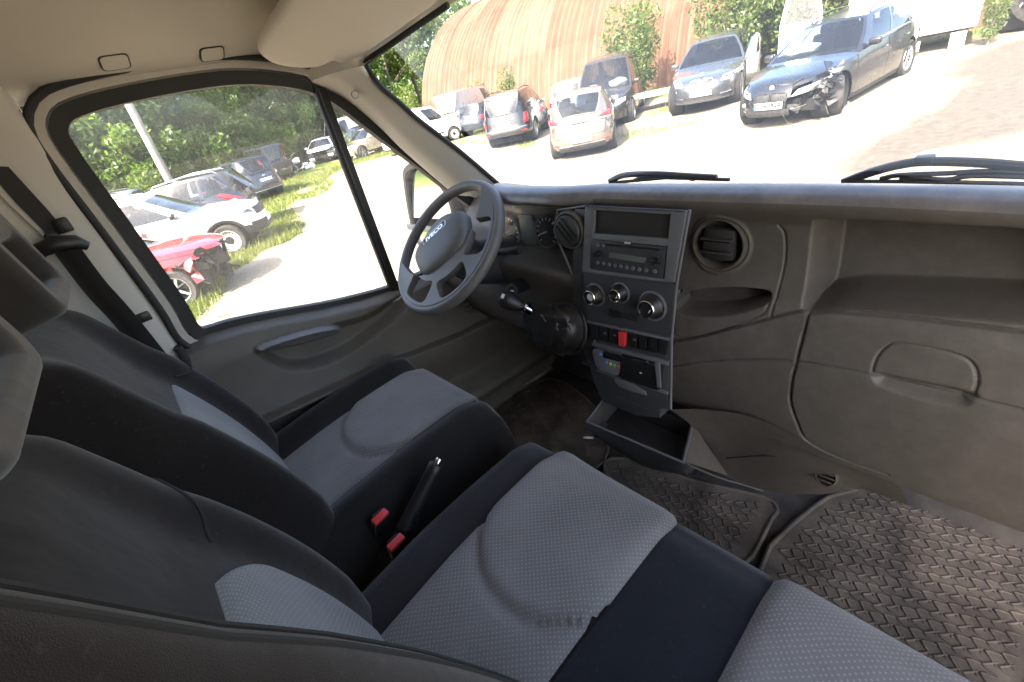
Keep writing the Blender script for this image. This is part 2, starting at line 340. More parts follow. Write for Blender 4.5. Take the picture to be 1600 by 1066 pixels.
MB().lathe([(.0098, -.004), (.0098, .0008), (.0088, .0008)], c, n, 20, cap=False).build('cap_gap', M['dark'], cab)
# B pillar with the belt slot, behind the door opening
rows = []
for z in (.20, .10, 0, -.12, -.25, -.4, -.6, -.9, -1.2):
    sh = .0 if z > -.4 else (.0-.0*(z+.4))
    k = max(0, z)*.12
    rows.append([(-.62, 1.30-k, z+.0), (-.40, 1.335-k, z), (-.22, 1.36-k, z), (-.115, 1.375-k, z), (-.06, 1.385-k, z), (-.035, 1.40-k, z), (-.028, 1.43-k, z)])
loft('pillar_trim', rows, M['pillar'], cab, n=(3, 4))
for zz in (.172,):
    MB().tube([(-.6, 1.30, zz), (-.3, 1.338, zz-.004), (-.1, 1.368, zz-.012), (-.03, 1.395, zz-.02)], .0022, 6).build('trim_joint', M['dark'], cab)
MB().tube([(-.5, 1.318, .055), (-.3, 1.345, .055), (-.12, 1.366, .052), (-.04, 1.395, .05)], .0016, 6).build('trim_joint', M['dark'], cab)
# slot of the belt height adjuster
ang = R_(8)
def bp(x, z, out=0): return np.array([x, 1.352+(x+.3)*.105-out, z])
o = [(-.142, .075), (-.112, .085), (-.092, .08), (-.075, -.03), (-.07, -.085), (-.098, -.10), (-.118, -.09), (-.135, .0)]
MB().prism([bp(x, z, .006) for x, z in o], (0, .012, 0)).build('slot_frame', M['pillar'], cab)
MB().prism([bp(-.108+(x+.108)*.6, -.01+(z+.01)*.8, .0085) for x, z in o], (0, .004, 0)).build('adjuster_slot', M['dark'], cab)
MB().box(bp(-.082, -.062, .016), (.026, .016, .03), bev=.004).build('adjuster_button', M['black'], cab)
# flanges and rubber seal round the door opening
def offset_poly(P, d):
    P = np.asarray(P, float); n = len(P); out = []
    for i in range(n):
        t = nrm(P[(i+1) % n]-P[i-1]); out.append(P[i]+d*np.array([t[1], -t[0]]))
    return np.array(out)
# outline of the door opening in (x, z), clockwise from the sill's rear end
hole = crom([(.03, -.385), (.034, -.30), (.026, -.1), (.018, .06), (.026, .112), (.075, .130), (.2, .138), (.36, .136), (.47, .117), (.556, .088), (.62, .043), (.70, -.048), (.80, -.16), (.92, -.30), (1.02, -.415), (1.04, -.47), (.95, -.515), (.80, -.522), (.60, -.52), (.46, -.498), (.34, -.47), (.2, -.43), (.1, -.405), (.05, -.398)], 4, closed=True)
if sum((hole[i-1][0]*hole[i][1]-hole[i][0]*hole[i-1][1]) for i in range(len(hole))) > 0: hole = hole[::-1]
grow = lambda d: offset_poly(hole, -d) if np.abs(offset_poly(hole, -d)[:, 0]).max() > np.abs(hole[:, 0]).max() else offset_poly(hole, d)
at3 = lambda P, y: [(x, y, z) for x, z in P]
e0, e1, e2, e3, e4 = grow(.0), grow(.030), grow(.034), grow(.052), grow(.062)
top = lambda P: P
MB().ring(at3(e3, 1.405), at3(e2, 1.405), (0, .03, 0)).build('door_opening_flange', M['pillar'], cab)
sealp = [(x, 1.398, z) for x, z in grow(.058)]
keep = [i for i, (x, y, z) in enumerate(sealp) if z > -.46 or x < .3]
st = next(i for i in range(len(sealp)) if i in keep and (i-1) % len(sealp) not in keep)
sp = [sealp[(st+i) % len(sealp)] for i in range(len(sealp)) if (st+i) % len(sealp) in keep]
MB().tube(sp, .0085, 10).build('door_seal', M['rubber'], cab)
# windscreen: pane and black edge band
def ws(y, t):
    b = ((y-.55)/.8)**2
    return np.array([.875-.11*b + t*(.375-.02*b), y, .215-.055*b - t*(.57-.06*b)])
rows = [[ws(y, t) for t in (0, .25, .5, .75, 1.0)] for y in (-.3, -.05, .2, .55, .9, 1.15, 1.31)]
loft('windscreen', rows, M['windscreen'], cab, n=(4, 3))
MB().tube(crom([on(700, 8, 0, .80), on(644, 46, 0, .765), on(604, 74, 0, .725), on(580, 90, 0, .70), on(572, 101, 0, .69)]+[on(u+3, v-2, 1, 1.262) for u, v in ap_out[1:]], 4), .0075, 8).build('glass_seal', M['rubber'], cab)
# ================================================================== DRIVER'S DOOR
door = thing('driver_door', 'closed driver door with dark plastic panel and black framed side window', 'van door', (.5, 1.45, -1.0))
MB().ring(at3(e1, 1.412), at3(e0, 1.418), (0, .03, 0)).build('window_frame', M['rubber'], door)
MB().ring(at3(grow(.048), 1.43), at3(grow(.028), 1.43), (0, .05, 0)).build('door_frame', M['flange'], door)
# divider between the sliding pane and the fixed quarter pane
MB().box((.588, 1.422, -.22), (.036, .022, .66), bev=.006).build('window_divider', M['rubber'], door)
MB().box((.583, 1.409, -.22), (.006, .006, .62), bev=.002).build('divider_lip', M['black'], door)
main = [(x, z) for x, z in grow(.008) if x < .58]; quart = [(x, z) for x, z in grow(.008) if x > .595]
MB().prism(at3(main, 1.437), (0, .004, 0)).build('window_pane', M['sideglass'], door)
MB().prism(at3(quart, 1.437), (0, .004, 0)).build('quarter_pane', M['sideglass'], door)
gm_ = MB()
for k in range(4):
    q = on(340+k*4.6, 496-k*1.2, 1, 1.4362); gm_.box(q, (.0010, .0006, .0080)).box(q+np.array([.0028, 0, .0012*(k % 2)]), (.0010, .0006, .0065)).box(q+np.array([.0014, 0, .0030-.003*(k % 2)]), (.0028, .0006, .0012))
gm_.build('glass_marking', M['black'], door)
# door panel as a sculpted skin y(x, z)
nx, nz = 420, 300
X = np.linspace(-.035, 1.20, nx); T = np.linspace(0, 1, nz)
sill = np.interp(X, [-.035, .02, .05, .12, .2, .34, .46, .6, .8, 1.2], [-.402, -.404, -.408, -.42, -.44, -.48, -.508, -.53, -.535, -.53])
XX, TT = np.meshgrid(X, T, indexing='ij'); ZZ = sill[:, None] + TT*(-1.2-sill[:, None])
Q = np.stack([XX.ravel(), ZZ.ravel()], 1); dep = sill[:, None]-ZZ        # depth under the sill
YY = 1.425 - .05*sstep(dep, -.002, .03) - .012*sstep(dep, .02, .09)
YY -= .028*np.exp(-((dep-.30)/.10)**2)                                     # belly of the panel
bowl = crom([(.115, -.49), (.125, -.545), (.17, -.60), (.26, -.635), (.36, -.64), (.47, -.625), (.56, -.605), (.62, -.57), (.63, -.54), (.55, -.548), (.45, -.555), (.33, -.53), (.22, -.503)], 4, True)
d = sdf(Q, bowl).reshape(nx, nz); YY += .040*sstep(-d, -.008, .030)
ledge = crom([(.118, -.485), (.13, -.515), (.22, -.545), (.31, -.565), (.36, -.568), (.33, -.53), (.22, -.497)], 4, True)
d2 = sdf(Q, ledge).reshape(nx, nz); YY -= .036*sstep(-d2, -.004, .012)
pock = np.interp(X, [-.035, .08, .2, .4, .55, .75, 1.2], [-.665, -.677, -.690, -.715, -.745, -.775, -.80])
below = pock[:, None]-ZZ
YY -= .035*sstep(below, -.004, .004)*(1-sstep(below, .30, .36)); YY += .07*sstep(below, .010, .03)*(1-sstep(below, .2, .3))
spk = np.hypot(XX-.86, ZZ+.66)
YY += .006*((np.abs(spk-.075) < .006)*1.0)
V = np.stack([XX, YY, ZZ], -1).reshape(-1, 3); F = gridF(nx, nz)
cen = np.array([(Q[f[0]]+Q[f[2]])/2 for f in F]); isl = inside(cen, ledge)
mesh_obj('door_panel', V, [f for f, k in zip(F, isl) if not k], M['door'], door, smooth=60)
mesh_obj('armrest_ledge', V, [f for f, k in zip(F, isl) if k], M['door_edge'], door, smooth=60)
g = MB()
for k in range(7): g.box((.86, 1.352, -.60-.02*k), (.12*math.sqrt(max(.1, 1-((k-3)/3.6)**2)), .006, .006), bev=.002)
g.build('speaker_grille', M['black'], door)
MB().box((-.038, 1.40, -.80), (.02, .06, .8), bev=.006).build('door_edge_seal', M['rubber'], door)
MB().tube([(X[i], 1.424, sill[i]+.004) for i in range(8, 135, 6)], .006, 8).build('window_wiper_seal', M['rubber'], door)
# outside mirror, carried by the door
mo = [(648, 252), (637, 258), (632, 272), (640, 330), (650, 372), (668, 392), (702, 398), (716, 372), (712, 320), (690, 280), (668, 256)]
P = [on(u, v, 0, 1.02) for u, v in mo]; cen = np.mean(P, 0); P = crom(P, 4, True)
rows = [[cen+(p-cen)*s+np.array([dx, 0, 0]) for p in P] for s, dx in ((.84, .0), (.87, -.012), (.96, -.014), (1.0, -.006), (1.03, .02), (1.0, .07), (.8, .12), (.35, .14))]
G = np.array(rows); hs = mesh_obj('side_mirror', G.reshape(-1, 3), gridF(len(rows), G.shape[1], True)+[tuple((len(rows)-1)*G.shape[1]+k for k in range(G.shape[1]))], M['blackmatt'], door, smooth=50)
mz = np.mean(P[:, 2]); zt = on(680, 352, 0, 1.01)[2]; zb = on(680, 364, 0, 1.01)[2]
def mirror_part(lo, hi, nm, tilt):
    pts = [cen+(p-cen)*.87 for p in P]; pts = [q for q in pts if lo < q[2] < hi]
    MB().prism([q+np.array([.0+tilt*(q[2]-(lo+.06 if lo > -5 else hi-.03)), 0, 0]) for q in pts], (.004, 0, 0)).build(nm, M['mirror'], hs, smooth=None)
mirror_part(zt, 9, 'mirror_glass', .095); mirror_part(-9, zb, 'wide_angle_mirror_glass', .20)
MB().box((1.0, np.mean(P[:, 1]), (zt+zb)/2), (.02, np.ptp(P[:, 1])*.97, abs(zt-zb)*.7), bev=.004).build('mirror_divider', M['stack'], hs)
MB().box((1.07, 1.47, -.42), (.06, .16, .07), bev=.02).build('mirror_arm', M['blackmatt'], hs)
# ================================================================== SUN VISOR
vis = thing('sun_visor', 'beige sun visor folded up under the roof above the driver', 'sun visor', (.6, 1.0, .25))
_a, _b, _c = on(402, 70, 1, 1.22), on(517, 88, 1, 1.30), on(690, -8, 0, .775); vp, vn = _b, nrm(np.cross(_a-_b, _c-_b)); vn = vn if vn[2] > 0 else -vn
vo = [onpl(u, v, vp, vn) for u, v in ((402, 70), (408, 84), (430, 95), (465, 100), (495, 98), (516, 89), (523, 90), (534, 93), (556, 84), (604, 52), (646, 21), (688, -12), (700, -60), (560, -60), (470, -40), (432, 15), (410, 48))]
vo = crom(vo, 3, True); cen = vo.mean(0)
rows = [[cen+(p-cen)*s+vn*h for p in vo] for s, h in ((.0, -.013), (.5, -.013), (.9, -.013), (.965, -.011), (.99, -.006), (1, 0), (.99, .006), (.96, .01), (0, .011))]
G = np.array(rows); mesh_obj('visor_panel', G.reshape(-1, 3), gridF(len(rows), G.shape[1], True), M['visor'], vis, smooth=70)
hp = onpl(522, 93, vp, vn); MB().tube([hp+vn*.004, hp+np.array([.03, .05, .0])], .006, 10).build('pivot_rod', M['pillar'], vis)
# ================================================================== DASHBOARD
dash = thing('dashboard', 'dark grey plastic van dashboard with round vents and a centre console', 'dashboard', (.95, .55, -.6))
prof = [(1.24, -.415), (1.1, -.350), (.95, -.286), (.86, -.252), (.81, -.238), (.782, -.243), (.768, -.256), (.768, -.270), (.778, -.286), (.788, -.305), (.788, -.36), (.772, -.42), (.762, -.44), (.752, -.48), (.742, -.522), (.737, -.56), (.737, -.62), (.745, -.69), (.752, -.725), (.762, -.742), (.80, -.755), (.9, -.76)]
prof = crom(prof, 12); seg = np.r_[0, np.cumsum(np.linalg.norm(np.diff(prof, axis=0), axis=1))]
nz = 520; tt = np.r_[np.linspace(0, seg[-1]*.36, 60, endpoint=False), np.linspace(seg[-1]*.36, seg[-1]*.88, 440, endpoint=False), np.linspace(seg[-1]*.88, seg[-1], 20)]; PX = np.interp(tt, seg, prof[:, 0]); PZ = np.interp(tt, seg, prof[:, 1])
Y = np.linspace(-.42, .66, 560)
front = np.arange(nz) > np.argmin(np.abs(tt-seg[np.argmax(prof[:, 1] > -.2381)]))
def dash_skin(Y, dx=lambda y, z: 0, dz=lambda y, x: 0):
    G = np.zeros((len(Y), nz, 3)); G[..., 0] = PX[None]; G[..., 1] = Y[:, None]; G[..., 2] = PZ[None]
    return G
G = dash_skin(Y)
sag = np.clip((.25-Y)/.6, 0, 1.2)**2                  # the brow sweeps back and down towards the passenger
G[..., 2] -= (.020*sag)[:, None]*sstep(-G[..., 2], .50, .2)
G[..., 0] -= (.020*sag)[:, None]*sstep(-G[..., 2], .50, .3)
Q = np.stack([G[..., 1].ravel(), G[..., 2].ravel()], 1); fm_ = np.tile(front, (len(Y), 1)).ravel()
D = np.zeros(len(Q))
def yz(u, v, x=.755): p = on(u, v, 0, x); return (p[1], p[2])
def groove(pix, w=.003, d=.004, x=.755, isyz=False):
    global D
    P = crom(pix if isyz else [yz(u, v, x) for u, v in pix], 6); D += np.where(fm_, d*(1-sstep(seg_dist(Q, P), w*.3, w)), 0)
seam_up = [(1040, 526), (1080, 524), (1130, 514), (1190, 501), (1255, 488), (1330, 494), (1420, 504), (1600, 528)]
seam_lo = [(1040, 572), (1100, 564), (1170, 560), (1245, 564), (1330, 579), (1420, 598), (1600, 641)]
groove(seam_up, .004, .006, .758); groove(seam_lo, .0035, .004, .745)
groove([(1257, 489), (1252, 520), (1245, 563), (1238, 600), (1237, 628), (1246, 662), (1258, 690), (1300, 716), (1385, 746)], .0035, .006, .742)
groove([(1216, 352), (1225, 372), (1224, 420), (1213, 488)], .0025, .003, .785)
tray = crom([yz(u, v, .785) for u, v in ((1266, 480), (1263, 440), (1272, 352), (1300, 341), (1450, 346), (1700, 372), (1700, 510), (1600, 500), (1430, 485), (1330, 478))], 4, True)
dt = sdf(Q, tray); D += np.where(fm_, .085*sstep(-dt, -.004, .022), 0)
pocket = crom([yz(u, v, .778) for u, v in ((1068, 455), (1066, 478), (1110, 486), (1160, 483), (1200, 471), (1207, 462), (1195, 452), (1130, 448))], 4, True)
dp = sdf(Q, pocket); D += np.where(fm_, .055*sstep(-dp, -.002, .008), 0)
groove([(1068, 450), (1063, 480), (1065, 505), (1072, 514), (1100, 516), (1150, 503), (1195, 486), (1206, 470)], .003, .003, .775)
hlid = [(1363, 583), (1368, 562), (1382, 546), (1400, 541), (1450, 549), (1500, 562), (1520, 576), (1527, 595), (1523, 614)]
groove(hlid, .0026, .003, .748)
hole_h = crom([yz(u, v, .742) for u, v in ((1366, 584), (1430, 597), (1520, 616), (1518, 628), (1500, 634), (1440, 622), (1385, 606), (1368, 597))], 4, True)
dh = sdf(Q, hole_h); D += np.where(fm_, .013*sstep(-dh, -.004, .014), 0)
vc = np.array(yz(1123, 382, .785)); rv = np.hypot(Q[:, 0]-vc[0], Q[:, 1]-vc[1]); D += np.where(fm_, .02*(1-sstep(rv, .044, .05)) - .004*np.exp(-((rv-.054)/.004)**2), 0)
G[..., 0] += D.reshape(len(Y), nz)
G[..., 0] += .0012*np.array([[0]*nz]*len(Y))
F = gridF(len(Y), nz); cq = np.array([(Q[f[0]]+Q[f[2]])/2 for f in F]); ff = np.array([fm_[f[0]] for f in F])
lid = crom([yz(u, v, .75) for u, v in ((1257, 489), (1330, 494), (1600, 528), (1760, 555), (1760, 880), (1600, 828), (1385, 746), (1300, 716), (1258, 690), (1238, 628), (1245, 563))], 2, True)
inl = inside(cq, lid) & ff
tt_top = tt[np.array([f[0] % nz for f in F])] < seg[12*6]
V = G.reshape(-1, 3)
ins_ = inside(cq, tray) & ff & ~inl
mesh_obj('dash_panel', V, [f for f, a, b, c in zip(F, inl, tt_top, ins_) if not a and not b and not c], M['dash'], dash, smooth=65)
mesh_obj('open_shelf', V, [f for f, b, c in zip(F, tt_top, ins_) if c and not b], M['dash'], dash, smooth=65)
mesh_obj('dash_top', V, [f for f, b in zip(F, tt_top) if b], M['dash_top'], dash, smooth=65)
mesh_obj('glovebox_lid', V, [f for f, a in zip(F, inl) if a], M['dash'], dash, smooth=65)
def vent(c, r, nm, vert=False):
    """round vent seen on the dash face: ring, inner barrel, two blades"""
    c = np.array(c, float); ax = nrm((-1, 0, .06)); e1 = np.array([0, 1, 0]); up = np.cross(ax, e1); up = up if up[2] > 0 else -up
    v = MB().lathe([(r*.80, -.03), (r*.86, -.004), (r*.93, .004), (r, .003), (r*1.04, -.004), (r*1.04, -.02)], c, ax, 40, e1, cap=False).build(nm, M['dash'], dash)
    MB().lathe([(0, -.030), (r*.84, -.030)], c, ax, 32, e1, cap=False).build('vent_back', M['blackmatt'], v)
    return v, c, ax, e1, up
v, c, ax, e1, up = vent((.783, vc[0], vc[1]), .05, 'air_vent')
b = MB()
MB().box(c-ax*.006, (.02, .062, .062), np.stack([ax, e1, up], 1), .01).build('vent_box', M['dark'], v)
for k in (-1, 1): MB().box(c+ax*.005+up*.0125*k, (.018, .056, .003), np.stack([ax, e1, up], 1), .001).build('vent_blade', M['stack'], v)
MB().box(c+ax*.006, (.006, .05, .016), np.stack([ax, e1, up], 1), .002).build('vent_blade', M['dark'], v)
# ---- driver's half: brow, cluster hood, lower cover
Yd = np.linspace(.645, 1.42, 90)
def hood(y):
    return sstep(y, .66, .80)*(1-sstep(y, 1.25, 1.40))
rows = []
for y in Yd[::6]:
    h = hood(y); fx = -.24*sstep(y, .98, 1.30)+.018*sstep(y, .66, .74)*(1-sstep(y, .9, 1.05)); dz = -.10*sstep(y, 1.0, 1.32)
    rows.append([(1.26, y, -.42), (1.1-fx*.2, y, -.350+dz*.3), (.95-fx*.6, y, -.286+dz*.8), (.86-fx, y, -.252+dz), (.81-fx, y, -.238+dz), (.782-fx, y, -.243+dz), (.768-fx, y, -.256+dz), (.768-fx, y, -.270+dz), (.80-fx*.9, y, -.284+dz), (.88-fx*.5, y, -.30+dz)])
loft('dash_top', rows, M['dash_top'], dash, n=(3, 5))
rows = []
for y in np.linspace(.652, 1.42, 14):
    k = sstep(y, .66, .76); far = sstep(y, 1.1, 1.35)
    rows.append([(.91+.1*far, y, -.295-.05*far), (.905+.06*far, y, -.36-.03*far), (.895+.03*far, y, -.425), (.80-.02*k+.05*far, y, -.434), (.75-.01*k, y, -.448), (.735+.02*k, y, -.50), (.74+.03*k, y, -.58), (.76+.06*k, y, -.68), (.82+.05*k, y, -.76), (.95, y, -.80), (1.3, y, -.80)])
loft('lower_dash_cover', rows, M['dash'], dash, n=(3, 5))
# instrument cluster
cl = MB().box((.876, .86, -.352), (.02, .36, .15), bev=.01).build('instrument_cluster', M['black'], dash)
def gauge(y, z, r):
    n = nrm((-1, 0, .15)); c = np.array([.858, y, z]); a = np.array([0, -1., 0]); u = np.cross(n, a); u = u if u[2] > 0 else -u
    MB().lathe([(r, -.002), (r, .004), (r*.94, .006), (r*.92, .002)], c, n, 32, a, cap=False).build('gauge_bezel', M['trim_silver'], cl)
    MB().lathe([(0, .001), (r*.93, .001)], c, n, 32, a, cap=False).build('gauge_face', M['screen'], cl)
    g = MB()
    for k in range(13):
        t = R_(225-22.5*k); g.box(c+n*.002+a*r*.78*math.cos(t)+u*r*.78*math.sin(t), (.0005, .0025, .008), np.stack([n, -a*math.sin(t)+u*math.cos(t), a*math.cos(t)+u*math.sin(t)], 1))
    g.build('gauge_scale', M['white'], cl)
    t = R_(200); MB().tube([c+n*.004, c+n*.004+(a*math.cos(t)+u*math.sin(t))*r*.7], [.002, .0008], 6).build('gauge_needle', M['white'], cl)
pg = on(855, 362, 0, .858); gauge(pg[1], pg[2], .046)
pg2 = on(797, 362, 0, .858); gauge(pg2[1], pg2[2], .046)
ps = on(826, 362, 0, .862); MB().box(ps, (.006, .062, .10), bev=.004).build('cluster_display', M['lcd'], cl)
MB().prism([on(u, v, 0, .835) for u, v in ((786, 322), (882, 326), (878, 392), (835, 386), (785, 378))], (.002, 0, 0)).build('cluster_cover', M['sideglass'], cl)
# side vent between cluster and console (closed discs)
lv = on(889, 360, 0, .745)
v, c, ax, e1, up = vent(lv, .043, 'air_vent')
MB().lathe([(.036, -.01), (.036, .006), (.033, .009), (0, .011)], c, ax, 36, e1).build('vent_disc', M['stack'], v)
for k in (-1, 0, 1): MB().box(c+ax*.011+(e1*.7-up*.7)*.013*k, (.006, .004, .058), np.stack([ax, nrm(e1-up), nrm(e1+up)], 1), .0015).build('vent_blade', M['black'], v)
MB().tube([on(915, 322, 0, .76), on(872, 328, 0, .76), on(866, 360, 0, .755), on(880, 395, 0, .75), on(893, 425, 0, .745), on(905, 445, 0, .74)], .003, 8).build('console_edge', M['trim_silver'], dash)
# ---- centre console (front face on a slightly tilted plane)
SN = nrm((-1, 0, .12)); SR = np.array([0, -1., 0]); SU = nrm(np.cross(SR, SN)); SU = SU if SU[2] > 0 else -SU
SB = np.stack([SR, SU, SN], 1)
def st(u, v, out=0.0):
    return onpl(u, v, np.array([.745, 0, -.345])+SN*out, SN)
def z6(x, y): return (760+x*.3564, 280+y*.3564)
def plate(pix, h0, h1, mat, name, parent, bev=.002, zoom=True):
    P = [st(*(z6(*p) if zoom else p), h0) for p in pix]
    bm = bmesh.new(); vs = [bm.verts.new(p) for p in P]; f = bm.faces.new(vs); f.normal_update()
    r = bmesh.ops.extrude_face_region(bm, geom=[f]); top = [g for g in r['geom'] if isinstance(g, bmesh.types.BMVert)]
    for v_ in top: v_.co += Vector(SN*(h1-h0))
    if bev: bmesh.ops.bevel(bm, geom=[e for e in bm.edges if all(v_ in top for v_ in e.verts)], offset=bev, segments=2, affect='EDGES', profile=.6)
    bmesh.ops.recalc_face_normals(bm, faces=bm.faces)
    m = MB(); m._bm(bm, (0, 0, 0), None); return m.build(name, mat, parent, smooth=35)
def rpix(q, n=3, r=.18):
    """rounded quad from four pixel corners"""
    q = np.array(q, float); out = []
    for i in range(4):
        a, b, c = q[i-1], q[i], q[(i+1) % 4]; la, lc = np.linalg.norm(a-b), np.linalg.norm(c-b); rr = r*min(la, lc)
        p, s_ = b+(a-b)/la*rr, b+(c-b)/lc*rr
        for k in range(n+1):
            t = k/n; out.append((1-t)**2*p+2*t*(1-t)*b+t*t*s_)
    return out
con = plate([(445, 112), (890, 134), (806, 1008), (700, 1000), (555, 942), (520, 862), (480, 730), (445, 612), (430, 560), (430, 400)], -.05, -.004, M['stack'], 'console_body', dash, .002)
def frame(outer, inner, h0, h1, mat, name, parent):
    O = rpix([z6(*p) for p in outer], 3, .06); I = rpix([z6(*p) for p in inner], 3, .10)
    return MB().ring([st(*p, h0) for p in O], [st(*p, h0) for p in I], SN*(h1-h0)).build(name, mat, parent, smooth=25)
# four bars of the silver surround
def bar(q, name='console_frame', mat='trim_silver', h=(-.004, .006), r=.1): return plate(rpix([z6(*p) for p in q], 2, r), h[0], h[1], M[mat], name, dash, .0015, zoom=False)
bar([(446, 114), (886, 136), (818, 150), (482, 131)]); bar([(446, 114), (486, 132), (470, 396), (431, 398)]); bar([(820, 148), (888, 136), (832, 448), (790, 440)])
bar([(462, 232), (815, 258), (812, 290), (458, 258)]); bar([(432, 384), (800, 434), (833, 450), (430, 402)])
plate(rpix([z6(*p) for p in ((486, 133), (816, 150), (806, 254), (480, 234))], 2, .04), -.004, -.001, M['dark'], 'display_panel', dash, .001, zoom=False)
rad = plate(rpix([z6(*p) for p in ((470, 260), (800, 292), (784, 431), (466, 385))], 2, .05), -.004, .007, M['stack'], 'car_radio', dash, .0015, zoom=False)
plate(rpix([z6(*p) for p in ((541, 319), (700, 346), (695, 369), (536, 343))], 2, .1), .007, .0085, M['lcd'], 'radio_display', rad, .0004, zoom=False)
plate(rpix([z6(*p) for p in ((520, 281), (760, 305), (760, 313), (520, 290))], 2, .2), .006, .0076, M['black'], 'disc_slot', rad, 0, zoom=False)
plate(rpix([z6(*p) for p in ((606, 274), (632, 277), (632, 285), (606, 282))], 2, .3), .007, .0078, M['bright'], 'radio_badge', rad, 0, zoom=False)
def knob(x, y, r, h, name, parent, mat='black', ring=None, base=0, dirv=None):
    c = st(*z6(x, y), base)
    k = MB().lathe([(r, 0), (r*.97, h*.8), (r*.88, h), (0, h)], c, SN, 28, SR).build(name, M[mat], parent, smooth=40)
    if ring: MB().lathe([(r*.80, h), (r*.97, h), (r*.97, h+.0022), (r*.90, h+.003), (r*.80, h+.0012)], c, SN, 28, SR, cap=False).build('knob_ring', M['chrome'], k, smooth=40)
    return k, c
knob(493, 325, .0075, .012, 'radio_knob', rad, 'black', base=.007)
knob(746, 357, .0095, .004, 'radio_pad', rad, 'black', base=.007)
for (x, y) in ((746, 338), (730, 356), (763, 360), (748, 376)): plate(rpix([z6(x-9, y-4), z6(x+9, y-3), z6(x+9, y+4), z6(x-9, y+3)], 2, .3), .009, .0125, M['stack'], 'radio_button', rad, .0006, zoom=False)
for (x, y) in ((490, 366), (516, 370), (541, 374), (567, 378), (591, 382), (618, 387), (644, 391), (673, 395), (703, 399), (740, 404), (493, 289), (515, 290)):
    knob(x, y, .0042, .004, 'radio_button', rad, 'trim_silver', base=.0065)
# climate panel with three rotary controls
plate(rpix([z6(*p) for p in ((431, 404), (833, 454), (810, 688), (446, 610))], 2, .05), -.004, .002, M['stack'], 'climate_panel', dash, .0015, zoom=False)
for (x, y, r, tip, hub) in ((480, 506, .0225, .025, 'bright'), (590, 497, .0195, .025, 'black'), (730, 555, .0265, .027, 'black')):
    c = st(*z6(x, y), 0)
    MB().lathe([(r*1.28, .001), (r*1.26, .004), (r*1.12, .0055), (r*1.05, .003)], c, SN, 36, SR, cap=False).build('dial_surround', M['trim_silver'], dash, smooth=40)
    k = MB().lathe([(r*1.06, .002), (r*1.04, .006), (r*.86, .010), (r*.74, tip*.9), (r*.62, tip)], c, SN, 32, SR, cap=False).build('climate_dial', M['black'], dash, smooth=40)
    MB().lathe([(r*.60, tip-.004), (0, tip-.004)], c, SN, 24, SR).build('dial_face', M['black'], k)
    MB().lathe([(r*.74, tip*.90), (r*.76, tip), (r*.71, tip+.0015), (r*.64, tip+.001), (r*.62, tip-.003)], c, SN, 32, SR, cap=False).build('dial_ring', M['chrome'], k, smooth=40)
    MB().lathe([(r*(.40 if hub == 'bright' else .58), tip-.003), (0, tip-.002)], c, SN, 28, SR).build('dial_cap', M[hub], k, smooth=40)
    MB().box(c+SN*(tip-.001)+(SR*.6-SU*.2)*r*.5, (.0022, .008, .001), SB @ np.array(Matrix.Rotation(R_(-30), 3, 'Z'))).build('dial_mark', M['white'], k)
    g = MB()
    for q in range(9):
        t = R_(210-30*q); g.box(c+SN*.0057+(SR*math.cos(t)+SU*math.sin(t))*r*1.19, (.0014, .0036, .0006), SB @ np.array(Matrix.Rotation(t-math.pi/2, 3, 'Z')))
    g.build('dial_scale', M['trim_silver'], dash)
plate(rpix([z6(*p) for p in ((540, 572), (664, 600), (660, 624), (536, 594))], 2, .15), .002, .0028, M['blackmatt'], 'slider_slot', dash, 0, zoom=False)
plate(rpix([z6(*p) for p in ((548, 570), (576, 578), (574, 606), (544, 596))], 2, .15), .002, .010, M['black'], 'slider_knob', dash, .001, zoom=False)
# switch row
bar([(446, 614), (812, 692), (810, 704), (446, 626)], 'switch_frame', h=(-.004, .005))
sw = lambda t0, t1, b0=(456, 632), b1=(800, 706), h=62: [(b0[0]+(b1[0]-b0[0])*t0, b0[1]+(b1[1]-b0[1])*t0), (b0[0]+(b1[0]-b0[0])*t1, b0[1]+(b1[1]-b0[1])*t1), (b0[0]+(b1[0]-b0[0])*t1-3, b0[1]+(b1[1]-b0[1])*t1+h), (b0[0]+(b1[0]-b0[0])*t0+2, b0[1]+(b1[1]-b0[1])*t0+h)]
for k in range(8):
    t0, t1 = k/8+.008, (k+1)/8-.008
    hz = k == 3
    s_ = plate(rpix([z6(*p) for p in sw(t0+(.0 if hz else 0), t1-(.02 if hz else 0))], 2, .08), -.004, .006 if hz else .003, M['red'] if hz else M['black'], 'hazard_switch' if hz else 'rocker_switch', dash, .0012, zoom=False)
    if k in (1, 2, 4):
        q = np.mean(sw(t0, t1), 0); plate(rpix([z6(q[0]-6, q[1]-5), z6(q[0]+6, q[1]-4), z6(q[0]+6, q[1]+4), z6(q[0]-6, q[1]+3)], 2, .3), .003, .0035, M['trim_silver'], 'switch_symbol', s_, 0, zoom=False)
bar([(470, 712), (806, 796), (806, 812), (474, 726)], 'switch_frame', h=(-.004, .005))
